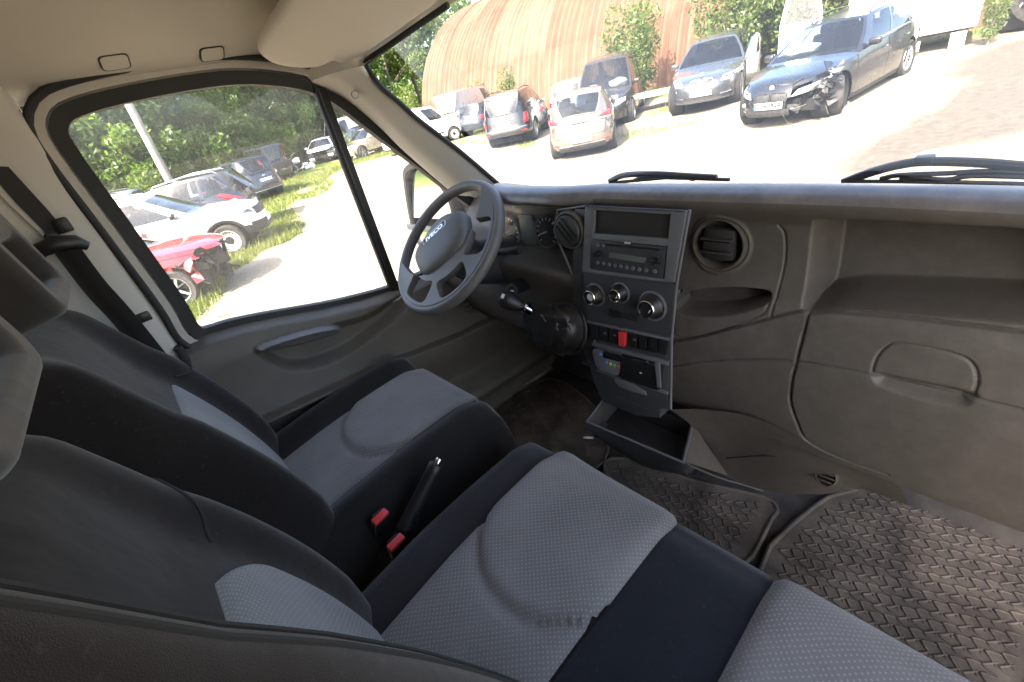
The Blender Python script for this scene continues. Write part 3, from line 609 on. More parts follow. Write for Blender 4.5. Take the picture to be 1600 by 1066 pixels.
# control unit and recorder below
hc = plate(rpix([z6(*p) for p in ((474, 732), (603, 764), (598, 858), (496, 822))], 3, .25), -.004, .010, M['trim_silver'], 'heater_controller', dash, .002, zoom=False)
plate(rpix([z6(*p) for p in ((514, 752), (590, 772), (588, 802), (512, 782))], 2, .08), .010, .0108, M['screen'], 'controller_screen', hc, 0, zoom=False)
for (x, y, c_) in ((526, 803, 'btn_b'), (545, 811, 'btn_y'), (563, 818, 'btn_g'), (580, 823, 'btn_r'), (500, 768, 'btn_b')): knob(x, y, .0042, .002, 'controller_key', hc, c_, base=.010)
tc_ = plate(rpix([z6(*p) for p in ((606, 766), (768, 806), (770, 916), (604, 862))], 2, .06), -.004, .012, M['black'], 'tachograph', dash, .002, zoom=False)
plate(rpix([z6(*p) for p in ((740, 800), (762, 806), (768, 914), (752, 908))], 2, .2), .012, .016, M['trim_silver'], 'tachograph_handle', tc_, .001, zoom=False)
MB().tube([st(*z6(*p), .0125) for p in ((640, 790), (700, 800), (738, 822), (748, 860))], .0012, 6).build('drawer_curve', M['stack'], tc_)
MB().tube([st(*z6(*p), .0125) for p in ((702, 796), (716, 812), (740, 814), (756, 806))], .0012, 6).build('drawer_curve', M['stack'], tc_)
plate(rpix([z6(*p) for p in ((672, 846), (682, 849), (682, 854), (672, 851))], 2, .2), .012, .0124, M['white'], 'recorder_mark', tc_, 0, zoom=False)
bar([(486, 828), (802, 928), (803, 940), (492, 838)], 'switch_frame', h=(-.004, .004))
bp_ = plate([(495, 840), (803, 940), (803, 1004), (700, 996), (560, 938), (524, 866)], -.006, .001, M['stack'], 'storage_flap', dash, .002)
plate([(562, 868), (640, 892), (700, 928), (704, 946), (640, 930), (585, 908), (568, 890)], .0, .0045, M['trim_silver'], 'flap_pull', bp_, .003)
MB().tube([st(*z6(*p), -.002) for p in ((892, 134), (836, 450), (812, 700), (808, 1008))], .003, 8).build('console_edge', M['trim_silver'], dash)
MB().tube([st(*z6(*p), -.002) for p in ((444, 112), (430, 400), (430, 560), (445, 612), (480, 730), (520, 862), (556, 942), (700, 1002))], .003, 8).build('console_edge', M['stack'], dash)
# lower centre housing: right cheek and foot panel
rows = []
for (a, b, c_, d_) in (((1047, 640, .722), (1080, 665, .745), (1110, 700, .80), (1135, 745, .88)), ((1100, 640, .735), (1120, 668, .757), (1150, 700, .80), (1160, 755, .92)), ((1170, 650, .735), (1180, 675, .757), (1200, 712, .80), (1225, 770, .96)), ((1240, 680, .742), (1250, 700, .757), (1268, 722, .80), (1290, 772, .985)), ((1300, 715, .75), (1310, 724, .77), (1330, 735, .83), (1345, 765, 1.0)), ((1385, 748, .77), (1395, 754, .82), (1410, 765, .9), (1420, 790, 1.02))):
    rows.append([on(*q[:2], 0, q[2]) for q in (a, b, c_, d_)])
loft('foot_panel', rows, M['dash'], dash, n=(5, 5))
q = on(1290, 746, 0, .855); fvn = nrm((-.85, .0, .52)); e_ = np.array([0, 1., 0]); u_ = np.cross(fvn, e_); u_ = u_ if u_[2] > 0 else -u_
MB().lathe([(.021, -.02), (.021, .0), (.019, .0015), (.0175, -.004)], q, fvn, 28, e_, cap=False).build('foot_vent', M['dash'], dash)
MB().lathe([(.0185, -.004), (0, -.004)], q, fvn, 24, e_).build('foot_vent_hole', M['blackmatt'], dash)
for k_ in (-1, 0, 1): MB().box(q-fvn*.001+u_*k_*.0095, (.004, .033-.006*abs(k_), .0032), np.stack([fvn, e_, u_], 1), bev=.001).build('foot_vent_blade', M['dash'], dash)
MB().tube([on(1135, 716, 0, .806), on(1190, 712, 0, .80), on(1250, 714, 0, .80)], .002, 6).build('panel_joint', M['dark'], dash)
MB().box((1.10, .55, -.96), (.24, .26, .40), bev=.03).build('tunnel_housing', M['dark'], dash)
# ================================================================== OPEN DRAWER
drw = thing('storage_drawer', 'open empty dark storage drawer pulled out under the centre console', 'drawer', (.68, .52, -.9))
fl, fr, bl, br = on(917, 659, 0, .65), on(1068, 723, 0, .65), on(952, 612, 0, .755), on(1082, 664, 0, .755)
th = .004; dn = np.array([.03, 0, -.12])
def sheet(a, b, c_, d_, t, nm, mat):
    n = nrm(np.cross(b-a, c_-a)); MB().prism([a, b, c_, d_], n*t).build(nm, mat, drw, smooth=None)
sheet(bl, fl, fl+dn*.5, bl+dn*.6, .005, 'side_wall', M['dash']); sheet(br, fr, fr+dn*.42, br+dn*.6, -.005, 'side_wall', M['dash'])
sheet(bl+dn*.6, br+dn*.6, fr+dn*.42, fl+dn*.5, .004, 'bottom_panel', M['dark']); sheet(bl, br, br+dn*.6, bl+dn*.6, .003, 'back_wall', M['dark'])
f2, f3 = on(1190, 766, 0, .80), on(1150, 748, 0, .77)
MB().prism([fr+np.array([.004, -.003, 0]), br+np.array([0, -.003, 0]), on(1138, 744, 0, .78)], np.array([.004, .004, 0])).build('cheek', M['dash'], drw, smooth=None)
lowl = [on(924, 668, 0, .66), on(960, 700, 0, .68), on(1005, 728, 0, .69), on(1050, 738, 0, .69), on(1084, 736, 0, .69)]
topl = [fl, fl*.66+fr*.34, fl*.33+fr*.67, fr, on(1085, 731, 0, .672)]
loft('front_panel', [topl, [(a*.5+b*.5)+np.array([-.012, 0, -.004]) for a, b in zip(topl, lowl)], lowl, [p+np.array([.05, 0, -.01])*(1 if i_ < 4 else .15) for i_, p in enumerate(lowl)]], M['stack'], drw, n=(5, 5))
MB().tube(crom(topl[:4], 4), .003, 8).build('drawer_lip', M['trim_silver'], drw); MB().tube(crom([fr, on(1120, 745, 0, .725), on(1160, 757, 0, .77), on(1192, 767, 0, .81)], 5), .0028, 8).build('drawer_lip', M['stack'], drw)
MB().tube([bl, fl], .003, 6).build('drawer_lip', M['trim_silver'], drw); MB().tube([fr, br], .003, 6).build('drawer_lip', M['trim_silver'], drw)
for (u, v) in ((960, 678), (985, 690), (1012, 702)): MB().box(on(u, v, 0, .668)+np.array([0, 0, .002]), (.008, .016, .012), bev=.002).build('latch_clip', M['stack'], drw)
# ================================================================== STEERING WHEEL
WC = np.array([.63, 1.062, -.356]); wt = R_(41.4); WN = np.array([-math.sin(wt), 0, math.cos(wt)]); wa = R_(49)
w0, w1 = np.array([0, -1., 0]), np.array([math.cos(wt), 0, math.sin(wt)])
WR, WU = w0*math.cos(wa)+w1*math.sin(wa), -w0*math.sin(wa)+w1*math.cos(wa)
whl = thing('steering_wheel', 'grey four spoke steering wheel turned to the left', 'steering wheel', WC)
def wp(x, y, h=0): return WC+WR*x+WU*y+WN*h
rim = MB(); n = 96; Vv = []
for i in range(n):
    t = 2*math.pi*i/n; o = WR*math.cos(t)+WU*math.sin(t)
    thick = .0142+.0012*sum(math.exp(-((((t-R_(a)+math.pi) % (2*math.pi))-math.pi)/.16)**2) for a in (5, 175))
    for k in range(16):
        q = 2*math.pi*k/16; Vv.append(WC+o*(.190+thick*math.cos(q))+WN*thick*1.1*math.sin(q))
rim.add(Vv, [(i*16+k, i*16+(k+1) % 16, ((i+1) % n)*16+(k+1) % 16, ((i+1) % n)*16+k) for i in range(n) for k in range(16)]).build('rim', M['wheel'], whl, smooth=180)
# spoke plate with its openings
nr, na = 84, 480; Rr = np.linspace(.0, .184, nr); A = np.linspace(0, 2*np.pi, na, endpoint=False)
def hole_at(r, a):
    a = (np.degrees(a)+180) % 360-180
    def win(a0, a1, r0, r1, rc=.016):
        m = (a0+a1)/2; rm = (r0+r1)/2; du = np.abs(((a-m+180) % 360)-180)*np.pi/180*r-(a1-a0)/2*np.pi/180*rm+rc; dv = np.abs(r-rm)-(r1-r0)/2+rc
        return np.hypot(np.maximum(du, 0), np.maximum(dv, 0))+np.minimum(np.maximum(du, dv), 0)-rc
    return np.minimum.reduce([win(5, 175, .086, .2, .02), win(-55, -12, .110, .176), win(-168, -125, .110, .176), win(-110, -70, .118, .177, .016)])
RR, AA = np.meshgrid(Rr, A, indexing='ij'); Hh = hole_at(RR, AA)
Zp = -.004+.012*(1-sstep(RR, .05, .17)) - .010*sstep(-Hh, -.012, -.001)*0
V = np.array([wp(r*math.cos(a), r*math.sin(a), z) for r, a, z in zip(RR.ravel(), AA.ravel(), Zp.ravel())])
F = [(i*na+j, i*na+(j+1) % na, (i+1)*na+(j+1) % na, (i+1)*na+j) for i in range(nr-1) for j in range(na)]
F = [f for f in F if np.mean(Hh.ravel()[list(f)]) > 0]
sp_ = mesh_obj('spoke_plate', V, F, M['wheel'], whl, smooth=50); sm = sp_.modifiers.new('thick', 'SOLIDIFY'); sm.thickness = .02; sm.offset = -1
bv = sp_.modifiers.new('soft', 'BEVEL'); bv.width = .003; bv.segments = 2; bv.limit_method = 'ANGLE'
# airbag cover
ns = 48; ring_ = []
for s_, h in ((1.0, .004), (1.0, .018), (.985, .026), (.95, .032), (.86, .038), (.6, .043), (.3, .045), (.0, .0455)):
    r = []
    for k in range(ns):
        t = 2*math.pi*k/ns; cx, sy = math.cos(t), math.sin(t)
        x = .100*math.copysign(abs(cx)**.62, cx)*s_; y = (.062 if sy > 0 else .078)*math.copysign(abs(sy)**.62, sy)*s_
        x *= 1+.10*(y/.07); r.append(wp(x, y-.004, h))
    ring_.append(r)
G = np.array(ring_); ab = mesh_obj('airbag_cover', G.reshape(-1, 3), gridF(len(ring_), ns, True), M['airbag'], whl, smooth=60)
ec = (.0, .026)
o = rrect(-.046, -.0115, .046, .0115, .006)
MB().ring([wp(ec[0]+a, ec[1]+b, .041) for a, b in o], [wp(ec[0]+a*.955, ec[1]+b*.82, .041) for a, b in o], WN*.005).build('emblem_frame', M['bright'], ab, smooth=30)
MB().prism([wp(ec[0]+a*.96, ec[1]+b*.84, .0405) for a, b in o], WN*.0028).build('emblem_plate', M['wheel'], ab, smooth=None)
text_obj('IVECO', .0195, (WR, WU, WN, wp(ec[0], ec[1], .0440)), M['chrome'], 'emblem_lettering', ab, .0007, sx=1.22, bold=.0006)
text_obj('AIRBAG', .0095, (WR, WU, WN, wp(.0, -.043, .0415)), M['dash_top'], 'airbag_lettering', ab, .0006, sx=1.3)
# column shroud, stalks and ignition lock belong to the dashboard
cb = WC-WN*.06; ce = WC-WN*.23+np.array([.10, 0, .03])
MB().tube([WC-WN*.022, WC-WN*.045, WC-WN*.10, ce], [.034, .062, .066, .075], 20, flat=.95).build('column_shroud', M['stack'], dash, smooth=50)
q = on(806, 392, 0, .68); s0 = WC-WN*.07+np.array([0, -.05, 0])
MB().tube([s0, s0*.4+q*.6+np.array([0, 0, .006]), q, q+nrm(q-s0)*.018], [.008, .0085, .010, .010], 12).build('stalk_lever', M['black'], dash)
MB().tube([WC-WN*.07+np.array([0, .05, 0]), WC-WN*.08+np.array([.0, .20, .03])], [.008, .010], 12).build('stalk_lever', M['black'], dash)
q = on(803, 452, 0, .70); d_ = nrm((-.75, -.3, .2)); MB().tube([q-d_*.06, q, q+d_*.01], [.02, .018, .016], 20).build('ignition_lock', M['black'], dash)
MB().lathe([(.010, 0), (.0165, 0), (.0165, .003), (.010, .003)], q+d_*.009, d_, 24, cap=False).build('lock_ring', M['stack'], dash)
MB().box(q+d_*.012+np.array([0, 0, -.002]), (.004, .010, .004)).build('key_slot', M['bright'], dash)
# ================================================================== GEAR LEVER
gear = thing('gear_lever', 'black gear lever with pleated leather boot on the dashboard', 'gear lever', on(880, 520, 0, .70))
bt = on(882, 505, 0, .715); base = on(880, 520, 0, .70); kn = on(800, 472, 0, .64); kd = nrm(kn-bt); 
root = on(884, 512, 0, .73)
MB().tube([root, bt*.3+kn*.7, kn-kd*.02], .007, 12).build('shaft', M['chrome'], gear)
k1 = kn-kd*.035
MB().lathe([(.010, 0), (.013, .004), (.020, .022), (.0245, .042), (.0235, .058), (.016, .068), (0, .0715)], k1, kd, 28).build('knob', M['leather'], gear, smooth=60)
q = k1+kd*.052+np.array([-.014, 0, .012]); MB().box(k1+kd*.05+nrm(np.array([-.35, -.6, .55]))*.020, (.012, .006, .030), np.stack([nrm(np.cross(kd, (-.35, -.6, .55))), nrm((-.35, -.6, .55)), kd], 1), bev=.002).build('knob_badge', M['bright'], gear)
MB().lathe([(.0135, 0), (.0135, .006), (.010, .006)], k1-kd*.006, kd, 24).build('collar', M['chrome'], gear)
# pleated boot: rings from the collar down to an oval base frame on the dash
bo = [on(u, v, 0, x) for u, v, x in ((842, 506, .705), (848, 488, .715), (866, 478, .725), (890, 476, .728), (908, 490, .722), (915, 515, .712), (910, 540, .70), (894, 552, .695), (870, 548, .692), (852, 532, .697))]
bo = crom(bo, 5, True); cb = bo.mean(0); neck = k1-kd*.012
rows = []
for i, s_ in enumerate(np.linspace(0, 1, 13)):
    pl = 1+.45*math.sin(i*2.1); rr = []
    for j, p in enumerate(bo):
        e = p-cb; q = neck+nrm(e)*.016; w = s_**.75
        bl_ = p*(1-w)+q*w + nrm(e)*(.018*math.sin(math.pi*s_)*pl+.0065*math.sin(j*.8+i*1.9)*math.sin(math.pi*s_)) + np.array([-.012, 0, -.02])*math.sin(math.pi*s_)
        rr.append(bl_)
    rows.append(rr)
G = np.array(rows); mesh_obj('boot', G.reshape(-1, 3), gridF(13, len(bo), True), M['leather'], gear, smooth=70)
MB().tube(np.vstack([bo, bo[:1]]), .005, 8, cap=False).build('boot_frame', M['black'], gear)
# ================================================================== SEATS
def seat_cushion(P, y0, y1, ztop, xf, ins, parent, name='cushion', bol=.035, drop=.30, side_mats=None):
    """cushion from x=-.06 to xf; ins = list of (ya, yb, material, name) strips laid over the top"""
    yc = (y0+y1)/2; hw = (y1-y0)/2
    def S(a, s):       # a across -1..1 (right to left), s 0..1 rear -> front -> down
        e = min(1, abs(a)); y = yc+a*hw*(1-.05*max(0, .35-s))
        # side roll: the outer part of the section turns down
        rise = bol*math.exp(-((e-.80)/.17)**2) if P['bol'] else .010*math.exp(-((e-.82)/.15)**2)
        if s < .78:
            t = s/.78; x = -.10+(xf-.02+.10)*t; z = ztop-.035*(1-t)+.028*math.sin(math.pi*min(1, t*1.05))*.5+.012*t
            lip = sstep(t, .86, 1.0); z -= .018*lip*lip; x = x
        else:
            t = (s-.78)/.22; x = xf-.02+.022*math.sin(min(1, t*2.2)*math.pi/2)-.03*t*t; z = ztop-.006-.02*min(1, t*3)-.17*t
            rise *= max(0, 1-t*3)
        und = P['u']; dd = (x-und[0]); uu = abs(y-yc)
        z += rise
        return np.array([x, y, z])
    A = list(np.linspace(-1, 1, 41)); Sg = list(np.linspace(0, 1, 44)); rows = []
    for s in Sg:
        r = []
        for k in range(6, 0, -1):                     # right flank
            p = S(-1, s); t = k/6; r.append(p+np.array([-.0*t, -.028*math.sin(t*math.pi*.6)+.010*t, -drop*t*t*(1 if s < .8 else .5)-.01*t]))
        r += [S(a, s) for a in A]
        for k in range(1, 7):
            p = S(1, s); t = k/6; r.append(p+np.array([0, .028*math.sin(t*math.pi*.6)-.010*t, -drop*t*t*(1 if s < .8 else .5)-.01*t]))
        rows.append(r)
    G = np.array(rows); cu = mesh_obj(name, G.reshape(-1, 3), gridF(G.shape[0], G.shape[1]), P['mat'], parent, smooth=80)
    cu.data.update()
    for (ya, yb, mt, nm, lift) in ins:
        rr = []
        Ss = np.linspace(.02, .90 if mt is not P['mat'] else 1.0, 60)
        for s in Ss:
            r = []
            for k, b in enumerate(np.linspace(0, 1, 26)):
                tap = P['taper']*(1-s)*.0
                y = ya(s)+(yb(s)-ya(s))*b; p = S((y-yc)/hw, s); q = S((y-yc)/hw, min(1, s+.01)); nn = nrm(np.cross(q-p, (0, -1., 0))); nn = nn if nn[2] > -.2 and (nn[2] > 0 or nn[0] > 0) else -nn
                l = lift*(.35+.65*min(1, min(b, 1-b)*9)) if 0 < k < 25 else -.006
                # U-shaped thigh pad seam
                ug = P['ug'](p[0], (y-(ya(s)+yb(s))/2)/((yb(s)-ya(s))/2)) if mt is M['grey'] else 0
                r.append(p+nn*(l+ug))
            rr.append(r)
        G = np.array(rr); uv = grid_uv(G); mesh_obj(nm, G.reshape(-1, 3), gridF(G.shape[0], 26), mt, cu if parent else None, uv=uv, smooth=80)
    return cu
def ug(x, b):
    """raised front pad with a rounded rear edge: groove + lift"""
    xr = .155+.10*abs(b)**2.6; d = x-xr
    return .009*sstep(d, 0, .022)*(1-.25*sstep(d, .1, .3)) - .0070*math.exp(-(d/.0085)**2)
def seat_back(P, parent, yc, hw, x0, z0, rec, hgt, ins, top_round=.10, thick=.13, name='backrest', shoulder=.8):
    ax = np.array([-math.sin(rec), 0, math.cos(rec)]); fn = np.array([math.cos(rec), 0, math.sin(rec)])
    O = np.array([x0, 0, z0])
    def W(b): 
        w = hw*(np.interp(b, [0, .25, .5, .75, .9, 1], [.97, 1.0, 1.0, .95, .89, .78]))
        return w
    def front(a, b):
        e = abs(a); roll = P['roll']*math.exp(-((e-.80)/.17)**2)*np.interp(b, [0, .15, .6, .85, 1], [.6, 1, 1, .5, .0]); lum = .018*math.sin(math.pi*min(1, b*1.5))
        edge = -.045*max(0, (e-.86)/.14)**2; tp = -.07*max(0, (b-.86)/.14)**2
        return O+ax*(b*hgt)+np.array([0, yc+a*W(b), 0])+fn*(roll+lum+edge+tp)
    rows = []
    for b in np.linspace(-.08, 1, 46):
        r = [front(a, max(b, 0))+ax*(min(0, b)*hgt) for a in np.linspace(-1, 1, 45)]
        p1, p0 = r[-1], r[0]; k = min(1, (1.06-b)/.2)
        for t in np.linspace(.15, 1, 7): r.append(p1+np.array([0, .018*math.sin(t*math.pi), 0])-fn*(thick*t*k))
        for t in np.linspace(1, .15, 7): r.append(p0-np.array([0, .018*math.sin(t*math.pi), 0])-fn*(thick*t*k))
        rows.append(r)
    G = np.array(rows); nc = G.shape[1]; F = gridF(G.shape[0], nc, True)+[tuple((G.shape[0]-1)*nc+k for k in range(nc))]
    bk = mesh_obj(name, G.reshape(-1, 3), F, P['mat'], parent, smooth=75)
    for (fa, fb, b0, b1, mt, nm, lift) in ins:
        rr = []
        for b in np.linspace(b0, b1, 44):
            s = (b-b0)/(b1-b0); r = []
            for k, c in enumerate(np.linspace(0, 1, 24)):
                a = fa(s)+(fb(s)-fa(s))*c; l = lift*(.35+.65*min(1, min(c, 1-c)*9, (1-s)*14+.02)) if 0 < k < 23 else -.006
                if s > .999: l = -.006
                r.append(front(a, b)+fn*l)
            rr.append(r)
        G = np.array(rr); mesh_obj(nm, G.reshape(-1, 3), gridF(44, 24), mt, bk, uv=grid_uv(G), smooth=80)
    return bk, front, fn, ax
def seam(front, fn, pts, parent, nm='seam', r=.0022):
    c = crom(pts, 8); MB().tube([front(a, b)+fn*.0005 for a, b in c], r, 6).build(nm, M['blackmatt'], parent)
def headrest(c, w, h, d, rec, parent, slot=True):
    fn = np.array([math.cos(rec), 0, math.sin(rec)]); ax = np.array([-math.sin(rec), 0, math.cos(rec)]); B = np.stack([fn, np.array([0, 1., 0]), ax], 1)
    bm = MB(); t = h*.30
    if slot:
        o = rrect(-w/2, -h/2, w/2, h/2, .035, 5); i = rrect(-w*.34, -h*.36, w*.34, -h*.02, .02, 5)
        m = MB().ring([np.array(c)+B@np.array([-d/2, a, b]) for a, b in o], [np.array(c)+B@np.array([-d/2, a, b]) for a, b in i], fn*d)
        hr = m.build('headrest', M['hr'], parent, smooth=40)
    else: hr = MB().box(c, (d, w, h), B, bev=.03, seg=4).build('headrest', M['hr'], parent, smooth=60)
    bv = hr.modifiers.new('soft', 'BEVEL'); bv.width = .030; bv.segments = 6; bv.limit_method = 'ANGLE'; bv.angle_limit = R_(40)
    for k in (): MB().tube([np.array(c)+np.array([0, k*w*.26, 0])-ax*(h*.5), np.array(c)+np.array([0, k*w*.26, 0])-ax*(h*.5+.09)], .006, 8).build('headrest_rod', M['chrome'], hr)
    return hr
REC = R_(17.5)
ds = thing('driver_seat', 'driver seat in black cloth with pale grey dotted panels', 'seat', (.2, 1.06, -1.15))
Pd = dict(mat=M['cloth_side'], bol=True, u=(0, 0), taper=.0, ug=ug, roll=.045)
cu = seat_cushion(Pd, .80, 1.33, -.735, .50, [(lambda s: .90-.0*s, lambda s: 1.205+.01*s, M['grey'], 'seat_insert', .008)], ds)
MB().box((.20, 1.065, -.97), (.52, .46, .22), bev=.03).build('seat_base', M['blackmatt'], ds)
MB().box((.20, .835, -.90), (.48, .02, .10), bev=.008).build('side_cover', M['black'], ds)
MB().box((.20, 1.065, -1.13), (.46, .44, .12), bev=.01).build('seat_pedestal', M['blackmatt'], ds)
ins = [(lambda s: -.60+.10*s**4+.25*max(0, s-.86)/.14, lambda s: .60-.06*s-.0*s, .02, .56, M['grey'], 'back_insert', .008)]
Pd['mat'] = M['cloth']
bk, fr_, fn, ax = seat_back(Pd, ds, 1.065, .265, .015, -.775, REC, .66, ins)
seam(fr_, fn, [(.97, .62), (.86, .56), (.74, .52), (.62, .555)], bk)
headrest(np.array([-.185, 1.065, -.05]), .27, .24, .11, R_(8), ds)
# double passenger seat: one cushion, two backrests
ps_ = thing('passenger_bench', 'double passenger seat in black cloth with grey dotted panels and a navy band', 'seat', (.2, .21, -1.15))
Pp = dict(mat=M['cloth_side'], bol=False, u=(0, 0), taper=0, ug=ug, roll=.028)
cu = seat_cushion(Pp, -.30, .665, -.735, .485, [(lambda s: .290+.0*s, lambda s: .565+.02*s, M['grey'], 'seat_insert', .009), (lambda s: -.16, lambda s: .118+.012*s, M['grey'], 'seat_insert', .009), (lambda s: .112+.012*s, lambda s: .296, M['navy'], 'centre_band', .005)], ps_)
MB().box((.18, .19, -1.0), (.52, .86, .34), bev=.03).build('seat_base', M['blackmatt'], ps_)
Pp['mat'] = M['cloth']
ins = [(lambda s: -.56+.45*max(0, s-.80)/.20*0, lambda s: .60-.05*s-.35*(max(0, s-.72)/.28)**2, .02, .60, M['grey'], 'back_insert', .008)]
bk, fr_, fn, ax = seat_back(Pp, ps_, .445, .232, -.015, -.775, R_(15), .66, ins)
seam(fr_, fn, [(.98, .74), (.88, .70), (.72, .62), (.56, .58)], bk)
headrest(np.array([-.168, .440, -.035]), .25, .20, .11, R_(8), ps_)
ins = []
bk, fr_, fn, ax = seat_back(Pp, ps_, .005, .243, .118, -.775, R_(18.5), .92, ins)
for k in range(4):
    f = .80+.05*k; seam(fr_, fn, [(f, .95), (f+.01, .7), (f+.015, .4), (f, .1)], bk, 'seam', .0018)
# ================================================================== HANDBRAKE, BUCKLES, BELT
hb = thing('handbrake_lever', 'black handbrake lever standing between driver and passenger seats', 'handbrake', (.2, .74, -1.0))
a0, a1 = on(641, 806, 1, .735), on(683, 724, 1, .735); hd = nrm(a1-a0)
MB().tube([a0-hd*.03, a0, a0+hd*.03, a1-hd*.02, a1-hd*.004, a1], [.016, .0165, .0155, .0165, .017, .013], 18).build('grip', M['leather'], hb, smooth=60)
MB().lathe([(.0075, 0), (.0075, .010), (.006, .013), (0, .0135)], a1-hd*.001, hd, 18).build('release_button', M['chrome'], hb, smooth=50)
MB().tube([a0, a0-hd*.15+np.array([-.03, 0, -.02])], .010, 10).build('lever_arm', M['black'], hb)
g = []; g0 = a0-hd*.004
for i in range(11):
    t = i/10; c = g0-hd*(.11*t)+np.array([-.015*t*t, 0, -.03*t]); r = .018+.030*t+.004*math.sin(i*2.3); g.append([c+np.array([math.cos(q)*r*1.2, math.sin(q)*r*.8, math.sin(q*3+i)*.003]) for q in np.linspace(0, 2*np.pi, 24, endpoint=False)])
G = np.array(g); mesh_obj('gaiter', G.reshape(-1, 3), gridF(11, 24, True), M['leather'], hb, smooth=70)
def buckle(u, v, y, label, d):
    c = on(u, v, 1, y); o = thing('seat_belt_buckle', label, 'buckle', c, group='red seat belt buckles beside the handbrake')
    d = nrm(d); s = nrm(np.cross(d, (0, .3, 1))); w = np.cross(d, s); B = np.stack([s, w, d], 1)
    MB().box(c-d*.032, (.042, .022, .062), B, bev=.005).build('housing', M['black'], o, smooth=40)
    MB().box(c+d*.002+w*.002, (.038, .017, .012), B, bev=.003).build('release_button', M['red'], o, smooth=40)
    MB().box(c+d*.0025-w*.0085, (.026, .004, .013), B, bev=.001).build('tongue_slot', M['blackmatt'], o)
    MB().tube([c-d*.06, c-d*.13+np.array([-.01, 0, -.03])], .016, 8, flat=.25).build('stalk', M['webbing'], o)
buckle(593, 808, .775, 'red topped seat belt buckle against the driver seat', (.15, -.35, .9))
buckle(618, 848, .71, 'red topped seat belt buckle against the passenger bench', (.1, -.2, .95))
bl_ = thing('seat_belt', 'black driver seat belt hanging down the pillar behind the seat', 'seat belt', on(150, 430, 1, 1.33))
lp = on(92, 386, 1, 1.33); a, b, c_, d_ = on(112, 400, 1, 1.325), on(150, 450, 1, 1.31), on(195, 500, 1, 1.30), on(285, 610, 1, 1.28)
def strap(pts, w, t, nm, mat, par, wd):
    rows = []
    for p in crom(pts, 6):
        rows.append([p-np.array(wd)*w/2, p+np.array(wd)*w/2])
    G = np.array(rows); o = mesh_obj(nm, G.reshape(-1, 3), gridF(len(rows), 2), mat, par, smooth=80); s = o.modifiers.new('t', 'SOLIDIFY'); s.thickness = t; s.offset = 0
    return o
strap([a+np.array([-.0, .0, .02]), a, b, c_, d_, on(330, 660, 1, 1.28)], .047, .0016, 'webbing', M['webbing'], bl_, nrm((1, -.25, .35)))
MB().tube([lp+np.array([-.045, .0, -.012]), lp+np.array([-.03, -.006, .004]), lp+np.array([0, -.008, .008]), lp+np.array([.03, -.006, .0]), lp+np.array([.042, 0, -.014])], [.010, .015, .017, .015, .010], 12, flat=.7).build('guide_loop', M['black'], bl_, smooth=60)
MB().lathe([(.012, 0), (.012, .012), (.009, .015), (0, .016)], lp+np.array([.0, .01, .02]), (0, -1, 0), 20).build('bolt_cover', M['black'], bl_)
MB().box(on(224, 496, 1, 1.305), (.03, .012, .022), bev=.004).build('stop_button', M['black'], bl_)
# ================================================================== RUBBER MATS AND LITTER
def mat_thing(label, poly, zt, pitch, skip=None):
    o = thing('floor_mat', label, 'floor mat', (np.mean([p[0] for p in poly]), np.mean([p[1] for p in poly]), zt-.012), group='rubber floor mats')
    P3 = crom(poly, 3, True)
    MB().prism([(x, y, zt-.010) for x, y in P3], (0, 0, .010)).build('mat_sheet', M['mat'], o, smooth=None)
    ed = MB().tube([(x, y, zt+.001) for x, y in np.vstack([P3, P3[:1]])], .006, 8, cap=False).build('raised_edge', M['mat'], o)
    r = MB(); dx, dy = pitch
    xs, ys = [p[0] for p in poly], [p[1] for p in poly]; P3i = np.array(poly)
    for i in range(int((max(xs)-min(xs))/dx)+2):
        for j in range(int((max(ys)-min(ys))/dy)+2):
            c = np.array([min(xs)+i*dx+(j % 2)*dx*.5, min(ys)+j*dy])
            if not inside(c[None]+1e-6, P3)[0] or seg_dist(c[None], P3, True)[0] < .03: continue
            e = [c+np.array([-.020, -.010]), c+np.array([-.008, .000]), c+np.array([.0035, .010]), c+np.array([.008, .002]), c+np.array([.0115, -.0135])]
            if (i+j) % 2: e = [c+np.array([-(q-c)[0]*.9, (q-c)[1]]) for q in e]
            r.tube([(q[0], q[1], zt+.0006) for q in e], [.0020, .0029, .0031, .0029, .0018], 6)
    t = r.build('tread_ridges', M['mat'], o, smooth=70); t['kind'] = 'stuff'
    return o
fz = -1.20
mp = lambda *pix: [tuple(on(u, v, 2, fz)[:2]) for u, v in pix]
mat_thing('large dusty rubber mat with chevron tread under the glovebox', mp((1188, 892), (1275, 790), (1330, 768), (1395, 758), (1700, 890), (1640, 1010), (1560, 1100), (1350, 1020)), fz, (.027, .0225))
mat_thing('small rubber chevron mat under the open drawer', mp((945, 735), (975, 716), (1080, 750), (1190, 776), (1214, 795), (1205, 812), (1150, 890), (1040, 850)), fz-.002, (.027, .0225))
mat_thing('worn rubber mat in the driver footwell', mp((770, 640), (860, 590), (935, 640), (950, 690), (930, 730), (840, 720), (760, 740)), fz-.004, (.05, .035))
cig = thing('cigarette_butt', 'white cigarette butt lying on the floor beside the drawer', 'cigarette butt', on(917, 684, 2, fz))
q = on(917, 684, 2, fz+.006); MB().tube([q, q+np.array([.012, -.02, 0])], .0045, 8).build('paper_tube', M['white'], cig)
MB().tube([q, q+np.array([-.006, .010, 0])], .0046, 8).build('filter', M['gold_dust'], cig)
